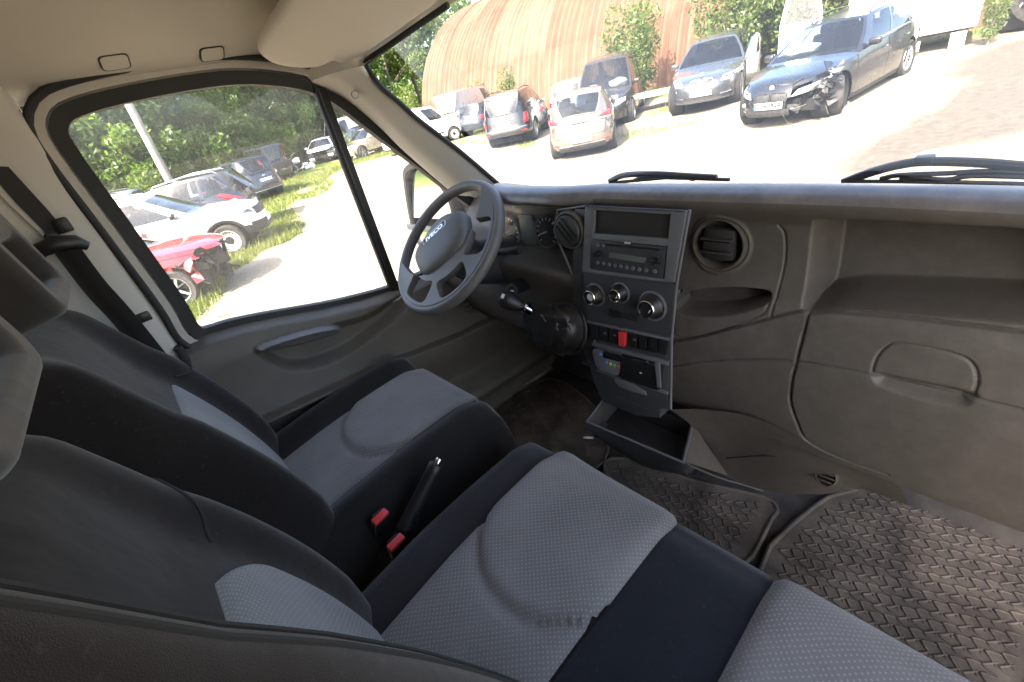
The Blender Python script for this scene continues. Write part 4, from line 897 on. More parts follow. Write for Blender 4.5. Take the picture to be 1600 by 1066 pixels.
# clutch and brake pedals in the shade
for (y, lb) in ((1.14, 'clutch pedal, nearer the driver door of two pedals'), (.98, 'brake pedal, nearer the gear lever of two pedals')):
    pd = thing('pedal', lb, 'pedal', (1.08, y, -1.02), group='pedals in the driver footwell')
    MB().box((1.05, y, -1.0), (.02, .07, .06), np.array(Matrix.Rotation(R_(-35), 3, 'Y')), bev=.006).build('pedal_pad', M['rubber'], pd)
    MB().tube([(1.06, y, -.99), (1.12, y, -.85), (1.13, y, -.7)], .010, 8).build('pedal_arm', M['black'], pd)
# ================================================================== WIPERS (outside, at the foot of the windscreen)
def wiper(label, arm, blade, knots, bump=None):
    o = thing('windscreen_wiper', label, 'wiper', arm[0], group='wipers resting on the windscreen')
    MB().tube(crom(arm, 5), [.009]*len(crom(arm, 5)), 8, flat=.7).build('wiper_arm', M['black'], o)
    MB().tube(blade, .005, 8).build('wiper_blade', M['rubber'], o)
    for k in knots: MB().tube(crom(k, 4), .005, 8).build('blade_bridge', M['black'], o)
    if bump is not None: MB().box(bump, (.03, .03, .014), bev=.003).build('washer_nozzle', M['black'], o)
wx = lambda u, v: on(u, v, 0, 1.22)
wiper('wiper with twin bridges and a washer jet ahead of the passenger side', [wx(1316, 286), wx(1360, 270), (wx(1400, 259)), wx(1442, 253), wx(1520, 254), wx(1610, 261)], [wx(1330, 284), wx(1480, 285), wx(1620, 289)], [[wx(1375, 280), wx(1405, 274), wx(1480, 271), wx(1540, 268), wx(1620, 271)], [wx(1405, 281), wx(1440, 279), wx(1480, 281), wx(1520, 275), wx(1620, 277)]], wx(1444, 249))
wiper('short wiper lying low ahead of the centre console', [wx(952, 284), wx(975, 274), wx(1020, 272), wx(1070, 275), wx(1120, 278)], [wx(955, 286), wx(1040, 278), wx(1140, 281)], [[wx(990, 282), wx(1010, 276), wx(1060, 277), wx(1085, 281)]])
# ================================================================== OUTSIDE (world coordinates, ground = 0 under the van)
def terr(x, y):
    s = .8*x-.6*y-3.2
    s = np.where(s > 0, np.sqrt(s*s+.6)-.77*np.exp(-s*.4), 0)
    s = np.maximum(s, 0)
    h = .085*s; h = .62*np.tanh(h/.62)
    return h
def fbm(x, y, sc, seed=0, oc=4):
    x = np.asarray(x, float); y = np.asarray(y, float); out = np.zeros(np.broadcast(x, y).shape); r = np.random.default_rng(seed)
    for o in range(oc):
        for k in range(4):
            a = r.uniform(0, 2*np.pi); f = sc*2**o*r.uniform(.7, 1.4); out += np.sin((x*math.cos(a)+y*math.sin(a))*f+r.uniform(0, 6.28))*.5**o/4
    return out
def grass_mask(x, y):
    n = fbm(x, y, 1.1, 3); m1 = sstep(1.30+(y-9)*.52-x+n*.8, -.3, .5)*(1-.75*sstep(fbm(x, y, 1.7, 33), .12, .4)*sstep(x-.2-(y-9)*.5, -.4, .4))*sstep(y, 7.4, 8.3)*(1-sstep(y, 27, 29)*.0)
    m1 *= sstep(x, -4.4, -3.4)
    m2 = .9*np.exp(-((y-24.5-.25*(x-9)+n*1.5)/1.6)**2)*sstep(x, 7.5, 9)*(1-sstep(x, 13, 15))
    m3 = sstep(x-15.2+n*1.8, -.5, 1.2)*sstep(y, 4.5, 7)*(1-sstep(y, 30, 33))
    m4 = sstep(y-31+n*2-.2*x, 0, 2)
    m5 = .75*sstep(.5-np.abs(x-11.6-(y-9)*.22+n*.6)/1.3, 0, .4)*sstep(fbm(x, y, 2.2, 8), -.05, .35)*sstep(y, 5.5, 7)*(1-sstep(y, 20, 22))
    m6 = .9*np.exp(-((x-18.5)/1.2)**2-((y-1.8)/1.2)**2)
    m7 = sstep(-x-38+n*2, 0, 2)
    return np.clip(np.maximum.reduce([m1, m2, m3, m4, m5, m6, m7]), 0, 1)
def axis_pts(lo, hi, d, far): 
    a = list(np.arange(lo, hi+1e-6, d)); g = d
    b = [];  x = hi
    while x < far: g *= 1.22; x += g; b.append(x)
    c = []; g = d; x = lo
    while x > -far: g *= 1.22; x -= g; c.append(x)
    return np.array(c[::-1]+a+b)
gx, gy = axis_pts(-4, 22, .22, 700), axis_pts(-4, 34, .22, 700)
XX, YY = np.meshgrid(gx, gy, indexing='ij'); rough = .018*fbm(XX, YY, 2.3, 5)+.03*fbm(XX, YY, .45, 6)
ZZ = terr(XX, YY)+rough*np.clip((np.hypot(XX, YY)-4)/4, 0, 1)
def groundz(x, y): return float(terr(np.array(x), np.array(y))+(.018*fbm(x, y, 2.3, 5)+.03*fbm(x, y, .45, 6))*min(1, max(0, (math.hypot(x, y)-4)/4)))
def ground_mat():
    m, nt, p = _mat('dusty_gravel_ground'); tc = _n(nt, 'ShaderNodeTexCoord'); at_ = _n(nt, 'ShaderNodeAttribute'); at_.attribute_name = 'cover'
    sx = _n(nt, 'ShaderNodeSeparateXYZ'); L(nt, at_.outputs['Vector'], sx.inputs[0])
    def noise(sc, det=8, rough=.6):
        n = _n(nt, 'ShaderNodeTexNoise'); n.inputs['Scale'].default_value = sc; n.inputs['Detail'].default_value = det; n.inputs['Roughness'].default_value = rough; L(nt, tc.outputs['Object'], n.inputs['Vector']); return n.outputs['Fac']
    def ramp(f, stops):
        r = _n(nt, 'ShaderNodeValToRGB'); el = r.color_ramp.elements
        for i, (ps, c) in enumerate(stops):
            e = el[i] if i < 2 else el.new(ps)
            e.position = ps; e.color = col4(c)
        L(nt, f, r.inputs[0]); return r.outputs[0]
    def mix(f, a, b):
        x = _n(nt, 'ShaderNodeMixRGB'); L(nt, f, x.inputs[0]); L(nt, a, x.inputs[1]); L(nt, b, x.inputs[2]); return x.outputs[0]
    sand = ramp(noise(.55), [(.3, (.15, .12, .078)), (.55, (.21, .175, .118)), (.72, (.28, .24, .17))])
    grit = ramp(noise(22, 6, .75), [(.36, (.11, .09, .065)), (.50, (.27, .235, .175)), (.7, (.42, .385, .31))])
    base = mix(_val(nt, .45), sand, grit)
    grs = ramp(noise(3.2), [(.3, (.06, .09, .016)), (.52, (.11, .145, .026)), (.75, (.20, .20, .05))])
    base = mix(sx.outputs[0], base, grs)
    tar = ramp(noise(9, 7, .7), [(.35, (.065, .054, .043)), (.6, (.10, .084, .067)), (.75, (.15, .125, .097))])
    base = mix(sx.outputs[1], base, tar)
    L(nt, base, p.inputs['Base Color']); p.inputs['Roughness'].default_value = .95; p.inputs['Specular IOR Level'].default_value = .15
    b = _n(nt, 'ShaderNodeBump'); b.inputs['Strength'].default_value = .55; b.inputs['Distance'].default_value = .03; L(nt, noise(16, 8, .75), b.inputs['Height']); L(nt, b.outputs[0], p.inputs['Normal'])
    return m
def _val(nt, v):
    n = _n(nt, 'ShaderNodeValue'); n.outputs[0].default_value = v; return n.outputs[0]
G = np.stack([XX, YY, ZZ-EYE], -1).reshape(-1, 3)
ground = mesh_obj('ground', G, [f[::-1] for f in gridF(len(gx), len(gy))], ground_mat(), smooth=180); tag(ground, kind='structure')
tarm = np.array([(7.2, 1.55), (10.2, 1.55), (12.4, 2.0), (15.5, 1.05), (19, -.3), (19, -6), (9, -6), (8.6, .25), (8.2, .9)])
Qg = np.stack([XX.ravel(), YY.ravel()], 1); tmask = sstep(-sdf(Qg, tarm)+.5*fbm(Qg[:, 0], Qg[:, 1], 1.3, 11), -.12, .2)*.9
gm = grass_mask(XX, YY).ravel()
a_ = ground.data.attributes.new('cover', 'FLOAT_VECTOR', 'POINT'); a_.data.foreach_set('vector', np.stack([gm, tmask, gm*0], 1).astype(np.float32).ravel())
# grass blades where the photo shows the tufts
def leafmat(name, c1, c2, trans=.45):
    m = bpy.data.materials.new(name); m.use_nodes = True; nt = m.node_tree; nt.nodes.clear(); out = _n(nt, 'ShaderNodeOutputMaterial')
    gi = _n(nt, 'ShaderNodeNewGeometry'); rp = _n(nt, 'ShaderNodeValToRGB'); rp.color_ramp.elements[0].color = col4(c1); rp.color_ramp.elements[1].color = col4(c2); L(nt, gi.outputs['Random Per Island'], rp.inputs[0])
    d = _n(nt, 'ShaderNodeBsdfDiffuse'); t = _n(nt, 'ShaderNodeBsdfTranslucent'); L(nt, rp.outputs[0], d.inputs[0]); L(nt, rp.outputs[0], t.inputs[0])
    mx = _n(nt, 'ShaderNodeMixShader'); mx.inputs[0].default_value = trans; L(nt, d.outputs[0], mx.inputs[1]); L(nt, t.outputs[0], mx.inputs[2])
    g = _n(nt, 'ShaderNodeBsdfGlossy'); g.inputs['Roughness'].default_value = .5; m2 = _n(nt, 'ShaderNodeMixShader'); m2.inputs[0].default_value = .04; L(nt, mx.outputs[0], m2.inputs[1]); L(nt, g.outputs[0], m2.inputs[2]); L(nt, m2.outputs[0], out.inputs[0])
    return m
M['blade'] = leafmat('grass_blade', (.09, .15, .014), (.27, .26, .055)); M['leaf'] = leafmat('green_leaf', (.075, .155, .018), (.18, .25, .032), .55); M['leaf2'] = leafmat('pale_green_leaf', (.09, .16, .03), (.21, .25, .06), .6); M['leaf3'] = leafmat('dark_green_leaf', (.055, .12, .017), (.13, .20, .03), .55)
M['bark'] = plastic('tree_bark', (.16, .13, .10), .95, .35, 4, .8, 30); M['palebark'] = plastic('pale_bark', (.30, .27, .22), .95, .3, 4, .8, 25)
def blades(n, xr, yr, hmin, hmax, thr=.35, seed=1):
    r = np.random.default_rng(seed); x = r.uniform(*xr, n); y = r.uniform(*yr, n); m = grass_mask(x, y)*(.55+.6*(fbm(x, y, 3.5, 21)+.5)); k = m > r.uniform(thr*.5, thr*1.6, n)
    return x[k], y[k]
bx, by = [], []
for (n, xr, yr, s_) in ((60000, (-.8, 5.0), (7.5, 15), 1), (30000, (0, 10), (15, 27), 2), (9000, (8, 14.5), (21, 27), 3), (9000, (10, 16), (6, 21), 4), (7000, (15, 20), (2, 28), 5)):
    a, b = blades(n, xr, yr, .1, .2, seed=s_); bx.append(a); by.append(b)
bx, by = np.concatenate(bx), np.concatenate(by); nb = len(bx); r = np.random.default_rng(4)
h = r.uniform(.05, .15, nb)*(1+.9*(r.uniform(size=nb) < .12)); a = r.uniform(0, 6.28, nb); wv = r.uniform(.005, .011, nb)*(1+.35*np.hypot(bx, by)/10); ln = r.uniform(.2, .8, nb)*h; la = r.uniform(0, 6.28, nb)
bz = np.array([terr(bx, by)]).ravel()+.018*fbm(bx, by, 2.3, 5)+.03*fbm(bx, by, .45, 6)-EYE
P0 = np.stack([bx-np.cos(a)*wv, by-np.sin(a)*wv, bz-.01], 1); P1 = np.stack([bx+np.cos(a)*wv, by+np.sin(a)*wv, bz-.01], 1); P2 = np.stack([bx+np.cos(la)*ln, by+np.sin(la)*ln, bz+h], 1)
V = np.stack([P0, P1, P2], 1).reshape(-1, 3); g = mesh_obj('grass', V, np.arange(nb*3).reshape(-1, 3), M['blade'], smooth=None); tag(g, kind='stuff')
# ------------------------------------------------------------------ hangar
def rust_mat():
    m, nt, p = _mat('rusty_corrugated_steel'); tc = _n(nt, 'ShaderNodeTexCoord'); oi = _n(nt, 'ShaderNodeObjectInfo')
    n1 = _n(nt, 'ShaderNodeTexNoise'); n1.inputs['Scale'].default_value = .5; n1.inputs['Detail'].default_value = 9; n1.inputs['Roughness'].default_value = .65; L(nt, tc.outputs['Object'], n1.inputs['Vector'])
    mp = _n(nt, 'ShaderNodeMapping'); mp.inputs['Scale'].default_value = (.2, 7, .2); L(nt, tc.outputs['Object'], mp.inputs['Vector'])
    n2 = _n(nt, 'ShaderNodeTexNoise'); n2.inputs['Scale'].default_value = 1; n2.inputs['Detail'].default_value = 7; L(nt, mp.outputs[0], n2.inputs['Vector'])
    rp = _n(nt, 'ShaderNodeValToRGB'); e = rp.color_ramp.elements; e[0].position = .30; e[0].color = (.085, .040, .023, 1); e[1].position = .80; e[1].color = (.20, .13, .085, 1); x = e.new(.52); x.color = (.135, .072, .044, 1)
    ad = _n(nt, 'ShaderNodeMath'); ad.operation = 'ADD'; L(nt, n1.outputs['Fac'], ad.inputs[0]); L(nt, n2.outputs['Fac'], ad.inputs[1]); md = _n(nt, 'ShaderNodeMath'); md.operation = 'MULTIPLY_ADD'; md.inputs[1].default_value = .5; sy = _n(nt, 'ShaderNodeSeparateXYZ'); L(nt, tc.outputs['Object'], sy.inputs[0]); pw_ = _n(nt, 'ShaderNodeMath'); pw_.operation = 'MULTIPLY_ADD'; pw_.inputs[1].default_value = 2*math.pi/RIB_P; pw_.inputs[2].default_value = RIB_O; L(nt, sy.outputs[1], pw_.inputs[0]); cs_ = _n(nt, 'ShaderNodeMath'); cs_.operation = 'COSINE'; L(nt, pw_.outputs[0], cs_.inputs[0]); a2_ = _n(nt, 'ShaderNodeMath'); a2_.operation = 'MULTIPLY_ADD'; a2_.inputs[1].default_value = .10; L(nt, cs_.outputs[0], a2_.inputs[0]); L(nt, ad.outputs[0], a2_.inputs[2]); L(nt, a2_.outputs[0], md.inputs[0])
    ob = _n(nt, 'ShaderNodeMapRange'); ob.inputs[3].default_value = -.08; ob.inputs[4].default_value = .10; L(nt, oi.outputs['Random'], ob.inputs[0]); L(nt, ob.outputs[0], md.inputs[2]); L(nt, md.outputs[0], rp.inputs[0])
    L(nt, rp.outputs[0], p.inputs['Base Color']); p.inputs['Roughness'].default_value = .8; p.inputs['Specular IOR Level'].default_value = .2
    return m
hx, hz, hR, hy0, hy1 = 27.2, -.3, 7.55, 2.0, 31.2
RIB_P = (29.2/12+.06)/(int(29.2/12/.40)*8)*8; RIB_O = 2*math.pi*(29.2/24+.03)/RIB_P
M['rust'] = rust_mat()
hang = thing('hangar', 'arched rusty corrugated steel hangar behind the parked cars', 'hangar', (hx, 14, 0), world_loc=True)
nW = 12; wid = (hy1-hy0)/nW; courses = [(0, 26), (25.4, 52), (51.4, 78), (77.4, 104), (103.4, 130), (129.4, 155), (154.4, 181)]
for ci, (a0, a1) in enumerate(courses):
    ncol = int(wid/.40)*8; na = 9; V = []
    for i in range(na):
        t = R_(180-(a0+(a1-a0)*i/(na-1)))
        for j in range(ncol+1):
            y = -wid/2-.03+(wid+.06)*j/ncol; rr = hR+.075*math.cos(j*2*math.pi/8)+.012*(1-i/(na-1))-(.006 if 0 else 0)
            V.append((rr*math.cos(t), y, rr*math.sin(t)))
    me_o = None
    for k in range(nW):
        if me_o is None:
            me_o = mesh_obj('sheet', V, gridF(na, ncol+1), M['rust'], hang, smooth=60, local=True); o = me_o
        else:
            o = me_o.copy(); COL.objects.link(o); o.parent = hang
        o.location = (0+random.uniform(-.006, .006), hy0+wid*(k+.5)-14, hz+(.012 if k % 2 else 0))
endV = [(hx+(hR-.25)*math.cos(R_(180-t)), hy1-.6, hz+(hR-.25)*math.sin(R_(180-t))-EYE) for t in range(0, 181, 10)]
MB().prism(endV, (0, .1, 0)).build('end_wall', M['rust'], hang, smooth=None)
# ------------------------------------------------------------------ trees and shrubs
def leaf_cloud(n, centers, radii, size, seed, flat=.75):
    r = np.random.default_rng(seed); k = r.integers(0, len(centers), n); d = r.normal(size=(n, 3)); d /= np.linalg.norm(d, axis=1)[:, None]
    rad = radii[k]*(r.uniform(.25, 1, n)**.5); P = centers[k]+d*rad[:, None]*np.array([1, 1, flat])
    u = r.normal(size=(n, 3))+d*.3; u /= np.linalg.norm(u, axis=1)[:, None]; w = np.cross(u, r.normal(size=(n, 3))); w /= np.linalg.norm(w, axis=1)[:, None]
    s = size*r.uniform(.6, 1.3, n)[:, None]
    V = np.stack([P-u*s, P+w*s*.45, P+u*s, P-w*s*.45], 1).reshape(-1, 3); return V, np.arange(n*4).reshape(-1, 4)
def make_tree(name, seed, h, cr, nclump, nleaf, lsize, lmat, bmat, label, low=.25, trunk=.16, lean=0.0):
    r = np.random.default_rng(seed); o = thing(name, label, 'tree', (0, 0, 0), world_loc=True); t = MB(); tips = []
    tp = [np.array([lean*h*(k/6)**1.3+.12*math.sin(k*1.7+seed), .1*math.cos(k*1.3+seed), h*.92*k/6]) for k in range(7)]
    t.tube(crom(tp, 3), list(np.linspace(trunk, trunk*.25, 19)), 9)
    for b in range(14):
        f = r.uniform(low, .9); p = np.array([np.interp(f*6, range(7), [q[i] for q in tp]) for i in range(3)]); a = r.uniform(0, 6.28); ln = cr*(1.15-f*.75)*r.uniform(.6, 1.0)
        e = p+np.array([math.cos(a)*ln, math.sin(a)*ln, ln*r.uniform(.25, .7)]); m = (p+e)/2+np.array([0, 0, .12*ln]); t.tube([p, m, e], [trunk*.32, trunk*.2, trunk*.07], 6); tips += [e, m*.4+e*.6]
    t.build('trunk', M[bmat], o, local=True)
    C = []; Rr = []
    for k in range(nclump):
        if k < len(tips): c = tips[k]+r.normal(size=3)*.25
        else:
            f = r.uniform(low, 1.02); a = r.uniform(0, 6.28); rad = cr*math.sqrt(max(.03, 1-((f-.55)/.52)**2))*r.uniform(.35, 1.0); c = np.array([math.cos(a)*rad+lean*h*f, math.sin(a)*rad, f*h])
        C.append(c); Rr.append(r.uniform(.35, .85)*cr*.36)
    V, F = leaf_cloud(nleaf, np.array(C), np.array(Rr), lsize, seed+50); mesh_obj('crown', V, F, M[lmat], o, smooth=None, local=True)
    return o
def dup_tree(o, x, y, rz, s, label=None, group=None):
    r = o.copy(); COL.objects.link(r)
    for ch in list(o.children):
        c = ch.copy(); COL.objects.link(c); c.parent = r
    place(r, x, y, rz, s); r['label'] = label or o['label']
    if group: r['group'] = group
    return r
def place(o, x, y, rz, s=1):
    o.location = (x, y, groundz(x, y)-.05); o.rotation_euler = (0, 0, rz); o.scale = (s, s, s); return o
GT = 'trees of the wood behind the parked cars'
TA = make_tree('broadleaf_tree', 1, 10, 3.4, 95, 9500, .17, 'leaf', 'palebark', 'tall broadleaf tree with bright green layered foliage at the edge of the wood', .10, .17, .02)
TB = make_tree('broadleaf_tree', 2, 12, 3.0, 85, 8000, .16, 'leaf2', 'bark', 'slender pale green tree with an open crown at the edge of the wood', .2, .15, -.03)
TC = make_tree('broadleaf_tree', 3, 9, 3.8, 100, 9500, .18, 'leaf3', 'bark', 'broad dark green tree with a dense crown in the shade of the wood', .08, .2, .0)
TL = dict(TA='bright green broadleaf tree', TB='slender pale green tree', TC='broad dark green tree')
sp = [(TA, .9, 30.5, 0, 1, 'behind the wooden pole, nearest the white car'), (TB, 3.9, 33, 0, 1, 'between the wooden pole and the black off-road car'), (TC, -2.2, 31, 0, 1, 'at the rear edge of the door window'), (TA, -.8, 34.5, 2, 1.05, 'second row, behind the white car roof'), (TC, 2.4, 36, 1, 1.15, 'second row, straight behind the wooden pole'),
      (TA, 5.6, 35, 3, .95, 'behind the black off-road car'), (TC, 7.8, 37.5, 2.2, 1.1, 'behind the dark minivan'), (TB, 10.2, 40, 1, 1.1, 'behind the scrap heap'), (TA, 12.6, 43, .7, 1.1, 'behind the white wreck'), (TC, 15.0, 45, 2.4, 1.2, 'behind the window divider and far cars'),
      (TB, 17.4, 42, 3.3, 1.25, 'above the pale beige car'), (TA, 20.5, 43, 1.4, 1.15, 'beside the windscreen pillar'), (TB, 22.2, 38.5, 5.1, 1.2, 'at the corner of the hangar'), (TB, 26, 41, .3, 1.35, 'tallest one rising behind the hangar end'), (TC, 18.6, 38, 4, .8, 'low one in the corner of the windscreen'), (TC, 6.6, 32.2, .4, .55, 'small one just past the dark minivan')]
seen = set()
for (o, x, y, rz, s_, where) in sp:
    k = 'TA' if o is TA else 'TB' if o is TB else 'TC'; lb = TL[k]+' '+where
    if k not in seen: seen.add(k); place(o, x, y, rz, s_); o['label'] = lb; o['group'] = GT
    else: dup_tree(o, x, y, rz, s_, lb, GT)
r = np.random.default_rng(9); n = 26000; c = np.stack([r.uniform(-8, 48, 260), r.uniform(46, 62, 260), r.uniform(.5, 12, 260)], 1)
V, F = leaf_cloud(n, c, r.uniform(1.2, 2.6, 260), .30, 77); w = mesh_obj('woodland', V-np.array([0, 0, EYE]), F, M['leaf3'], smooth=None); tag(w, kind='stuff')
c = np.stack([r.uniform(-75, -24, 200), r.uniform(22, 80, 200), r.uniform(.5, 9, 200)], 1)
V, F = leaf_cloud(12000, c, r.uniform(1.2, 2.6, 200), .42, 78); w = mesh_obj('woodland', V-np.array([0, 0, EYE]), F, M['leaf3'], smooth=None); tag(w, kind='stuff')
def make_shrub(name, seed, h, rad, nleaf, lsize, lmat, label, cat='shrub'):
    r = np.random.default_rng(seed); o = thing(name, label, cat, (0, 0, 0), world_loc=True); t = MB(); C = []
    for b in range(11):
        a = r.uniform(0, 6.28); e = np.array([math.cos(a)*rad*r.uniform(.2, .8), math.sin(a)*rad*r.uniform(.2, .8), h*r.uniform(.6, .98)]); t.tube([(0, 0, -.05), e*np.array([.4, .4, .5]), e], [.03, .02, .006], 6)
        for f in (.35, .6, .8, 1): C.append(e*np.array([f**.8, f**.8, f])+r.normal(size=3)*.08)
    t.build('stem', M['bark'], o, local=True); C = np.array(C); V, F = leaf_cloud(nleaf, C, np.full(len(C), rad*.30), lsize, seed+9, 1.0); mesh_obj('foliage', V, F, M[lmat], o, smooth=None, local=True); return o
GS = 'shrubs along the hangar wall'
S1 = make_shrub('shrub', 11, 3.6, 1.5, 4200, .085, 'leaf2', 'tall yellowish green shrub against the hangar behind the grey car'); S2 = make_shrub('shrub', 12, 2.6, .9, 1500, .075, 'leaf2', 'thin young shrub growing against the rusty hangar wall')
place(S1, 18.0, 8.2, 0, 1.0); place(S2, 18.6, 20.6, 0, 1.0); S2['label'] = 'thin young shrub against the hangar above the black off-roader'
for (o, x, y, rz, s, lb) in ((S1, 17.2, 11.4, 2, .95, 'upright green shrub between the dark people carrier and the grey car'), (S1, 18.6, 6.2, 1, 1.15, 'large leafy shrub against the hangar beside the white door frame'), (S1, 19.4, 7.2, 4, 1.2, 'dense shrub filling the hangar wall above the grey car roof'), (S1, 19.5, 4.6, 3, 1.1, 'shrub rising behind the black estate car roof'), (S2, 19.3, 24.5, 2, .95, 'thin young shrub against the hangar above the white van'), (S2, 15.7, 1.62, 3, .45, 'low bushy weed at the corner of the white box body'), (S2, 15.6, 10.6, 3, .75, 'low bright shrub beside the dark people carrier'), (S2, 11.5, 27.0, 5, .6, 'yellowish weeds beside the far wrecked car'), (S2, 18.4, 30.6, 1, 1.2, 'bright shrub at the far corner of the hangar')):
    d = dup_tree(o, x, y, rz, s, lb)

GU = 'bushes under the trees'
S3 = make_shrub('bush', 31, 2.7, 1.9, 5600, .12, 'leaf', 'bright green bush'); S4 = make_shrub('bush', 32, 3.4, 1.8, 5200, .13, 'leaf3', 'dark green bush')
for k, (o, x, y, rz, s_, lb) in enumerate(((S3, 1.6, 28.0, 0, 1.0, 'bright green bush at the foot of the wooden pole'), (S4, 3.6, 29.3, 0, 1.0, 'dark green bush behind the black off-road car'), (S4, -.6, 28.4, 1, 1.0, 'dark green bush above the white car roof'), (S3, 5.4, 30.6, 2, 1.05, 'bright bush between the black off-road car and the minivan'), (S4, 7.6, 32.6, 3, .95, 'dark bush behind the dark minivan'), (S3, 9.8, 34.5, 4, 1.0, 'bright bush behind the scrap heap'), (S4, 12.2, 36.5, 5, 1.1, 'dark bush behind the white wreck'), (S3, -2.4, 29.0, .6, 1.1, 'bright bush beside the rear edge of the door window'), (S4, 15.2, 39.5, 2.2, 1.1, 'dark bush behind the dark blue far car'), (S3, 20.2, 36.5, 3.6, 1.1, 'bright bush seen just beside the windscreen pillar'), (S4, .6, 31.0, 4.4, 1.4, 'large dark bush in front of the bright broadleaf tree'), (S4, 5.0, 32.8, 5.4, 1.4, 'large dark bush in the gap of the wood'))):
    if k < 2: place(o, x, y, rz, s_); o['label'] = lb; o['group'] = GU
    else: dup_tree(o, x, y, rz, s_, lb, GU)
# ================================================================== CARS
M['carglass'] = glass('car_glass', dust=.012, tint=(.42, .47, .47), refl=1.6, scale=2)
M['tyre'] = plastic('tyre_rubber', (.022, .021, .02), .85, .2, 10, .3, 60, dust=(.2, .17, .13), dust_amt=.25)
M['alloy'] = plastic('alloy_rim', (.42, .42, .43), .35, .05, 8, 0, metal=.8); M['steelrim'] = plastic('silver_steel_rim', (.5, .5, .5), .45, .05, 8, 0, metal=.4)
M['carblack'] = plastic('car_black_trim', (.018, .018, .018), .6, .15, 6, .2, 60, dust=(.2, .17, .13), dust_amt=.2)
M['well'] = plastic('wheel_well', (.012, .011, .010), .9, .1, 6, 0); M['seatdark'] = plastic('car_interior', (.03, .03, .03), .9, .1, 6, 0)
M['lamp'] = plastic('headlamp_glass', (.62, .64, .66), .08, .12, 18, 0, metal=.35, coat=1); M['lampdark'] = plastic('headlamp_bezel', (.05, .05, .055), .2, .1, 18, 0, coat=1)
M['tail'] = plastic('red_tail_lamp', (.55, .015, .02), .15, .1, 14, 0, coat=1); M['reflector'] = plastic('clear_lamp', (.7, .62, .58), .2, .08, 14, 0, coat=1)
M['plate'] = plastic('number_plate', (.78, .78, .76), .4, .02, 8, 0); M['plateblue'] = plastic('plate_band', (.03, .16, .55), .4, .02, 8, 0); M['ink'] = plastic('plate_ink', (.02, .02, .02), .5, .02, 8, 0)
M['bag'] = plastic('white_airbag_cloth', (.8, .79, .76), .9, .04, 8, .3, 40)
def paint(name, c, metal=0.0, rough=.28, dust=.1): return plastic(name, c, rough, .03, 3, 0, metal=metal, coat=1, dust=(.32, .28, .21), dust_amt=dust, dust_scale=2.5)
P_ = dict(red=paint('red_paint', (.42, .018, .025)), white=paint('white_paint', (.78, .78, .77), dust=.03), black=paint('black_paint', (.008, .009, .012), dust=.03), dkblue=paint('dark_blue_paint', (.014, .018, .028), dust=.04), grey=paint('grey_metallic_paint', (.065, .07, .078), .4, dust=.04), beige=paint('beige_grey_metallic_paint', (.17, .145, .12), .4, dust=.05), silver=paint('silver_paint', (.5, .5, .5), .5), gold=paint('pale_beige_paint', (.45, .39, .30), .4), brown=paint('black_brown_paint', (.018, .014, .010), dust=.05), pale=paint('pale_grey_paint', (.55, .53, .5), .2))
def sup(a, w, n, t): 
    c, s = np.cos(t), np.sin(t); return a*np.sign(c)*np.abs(c)**(2/n), w*np.sign(s)*np.abs(s)**(2/n)
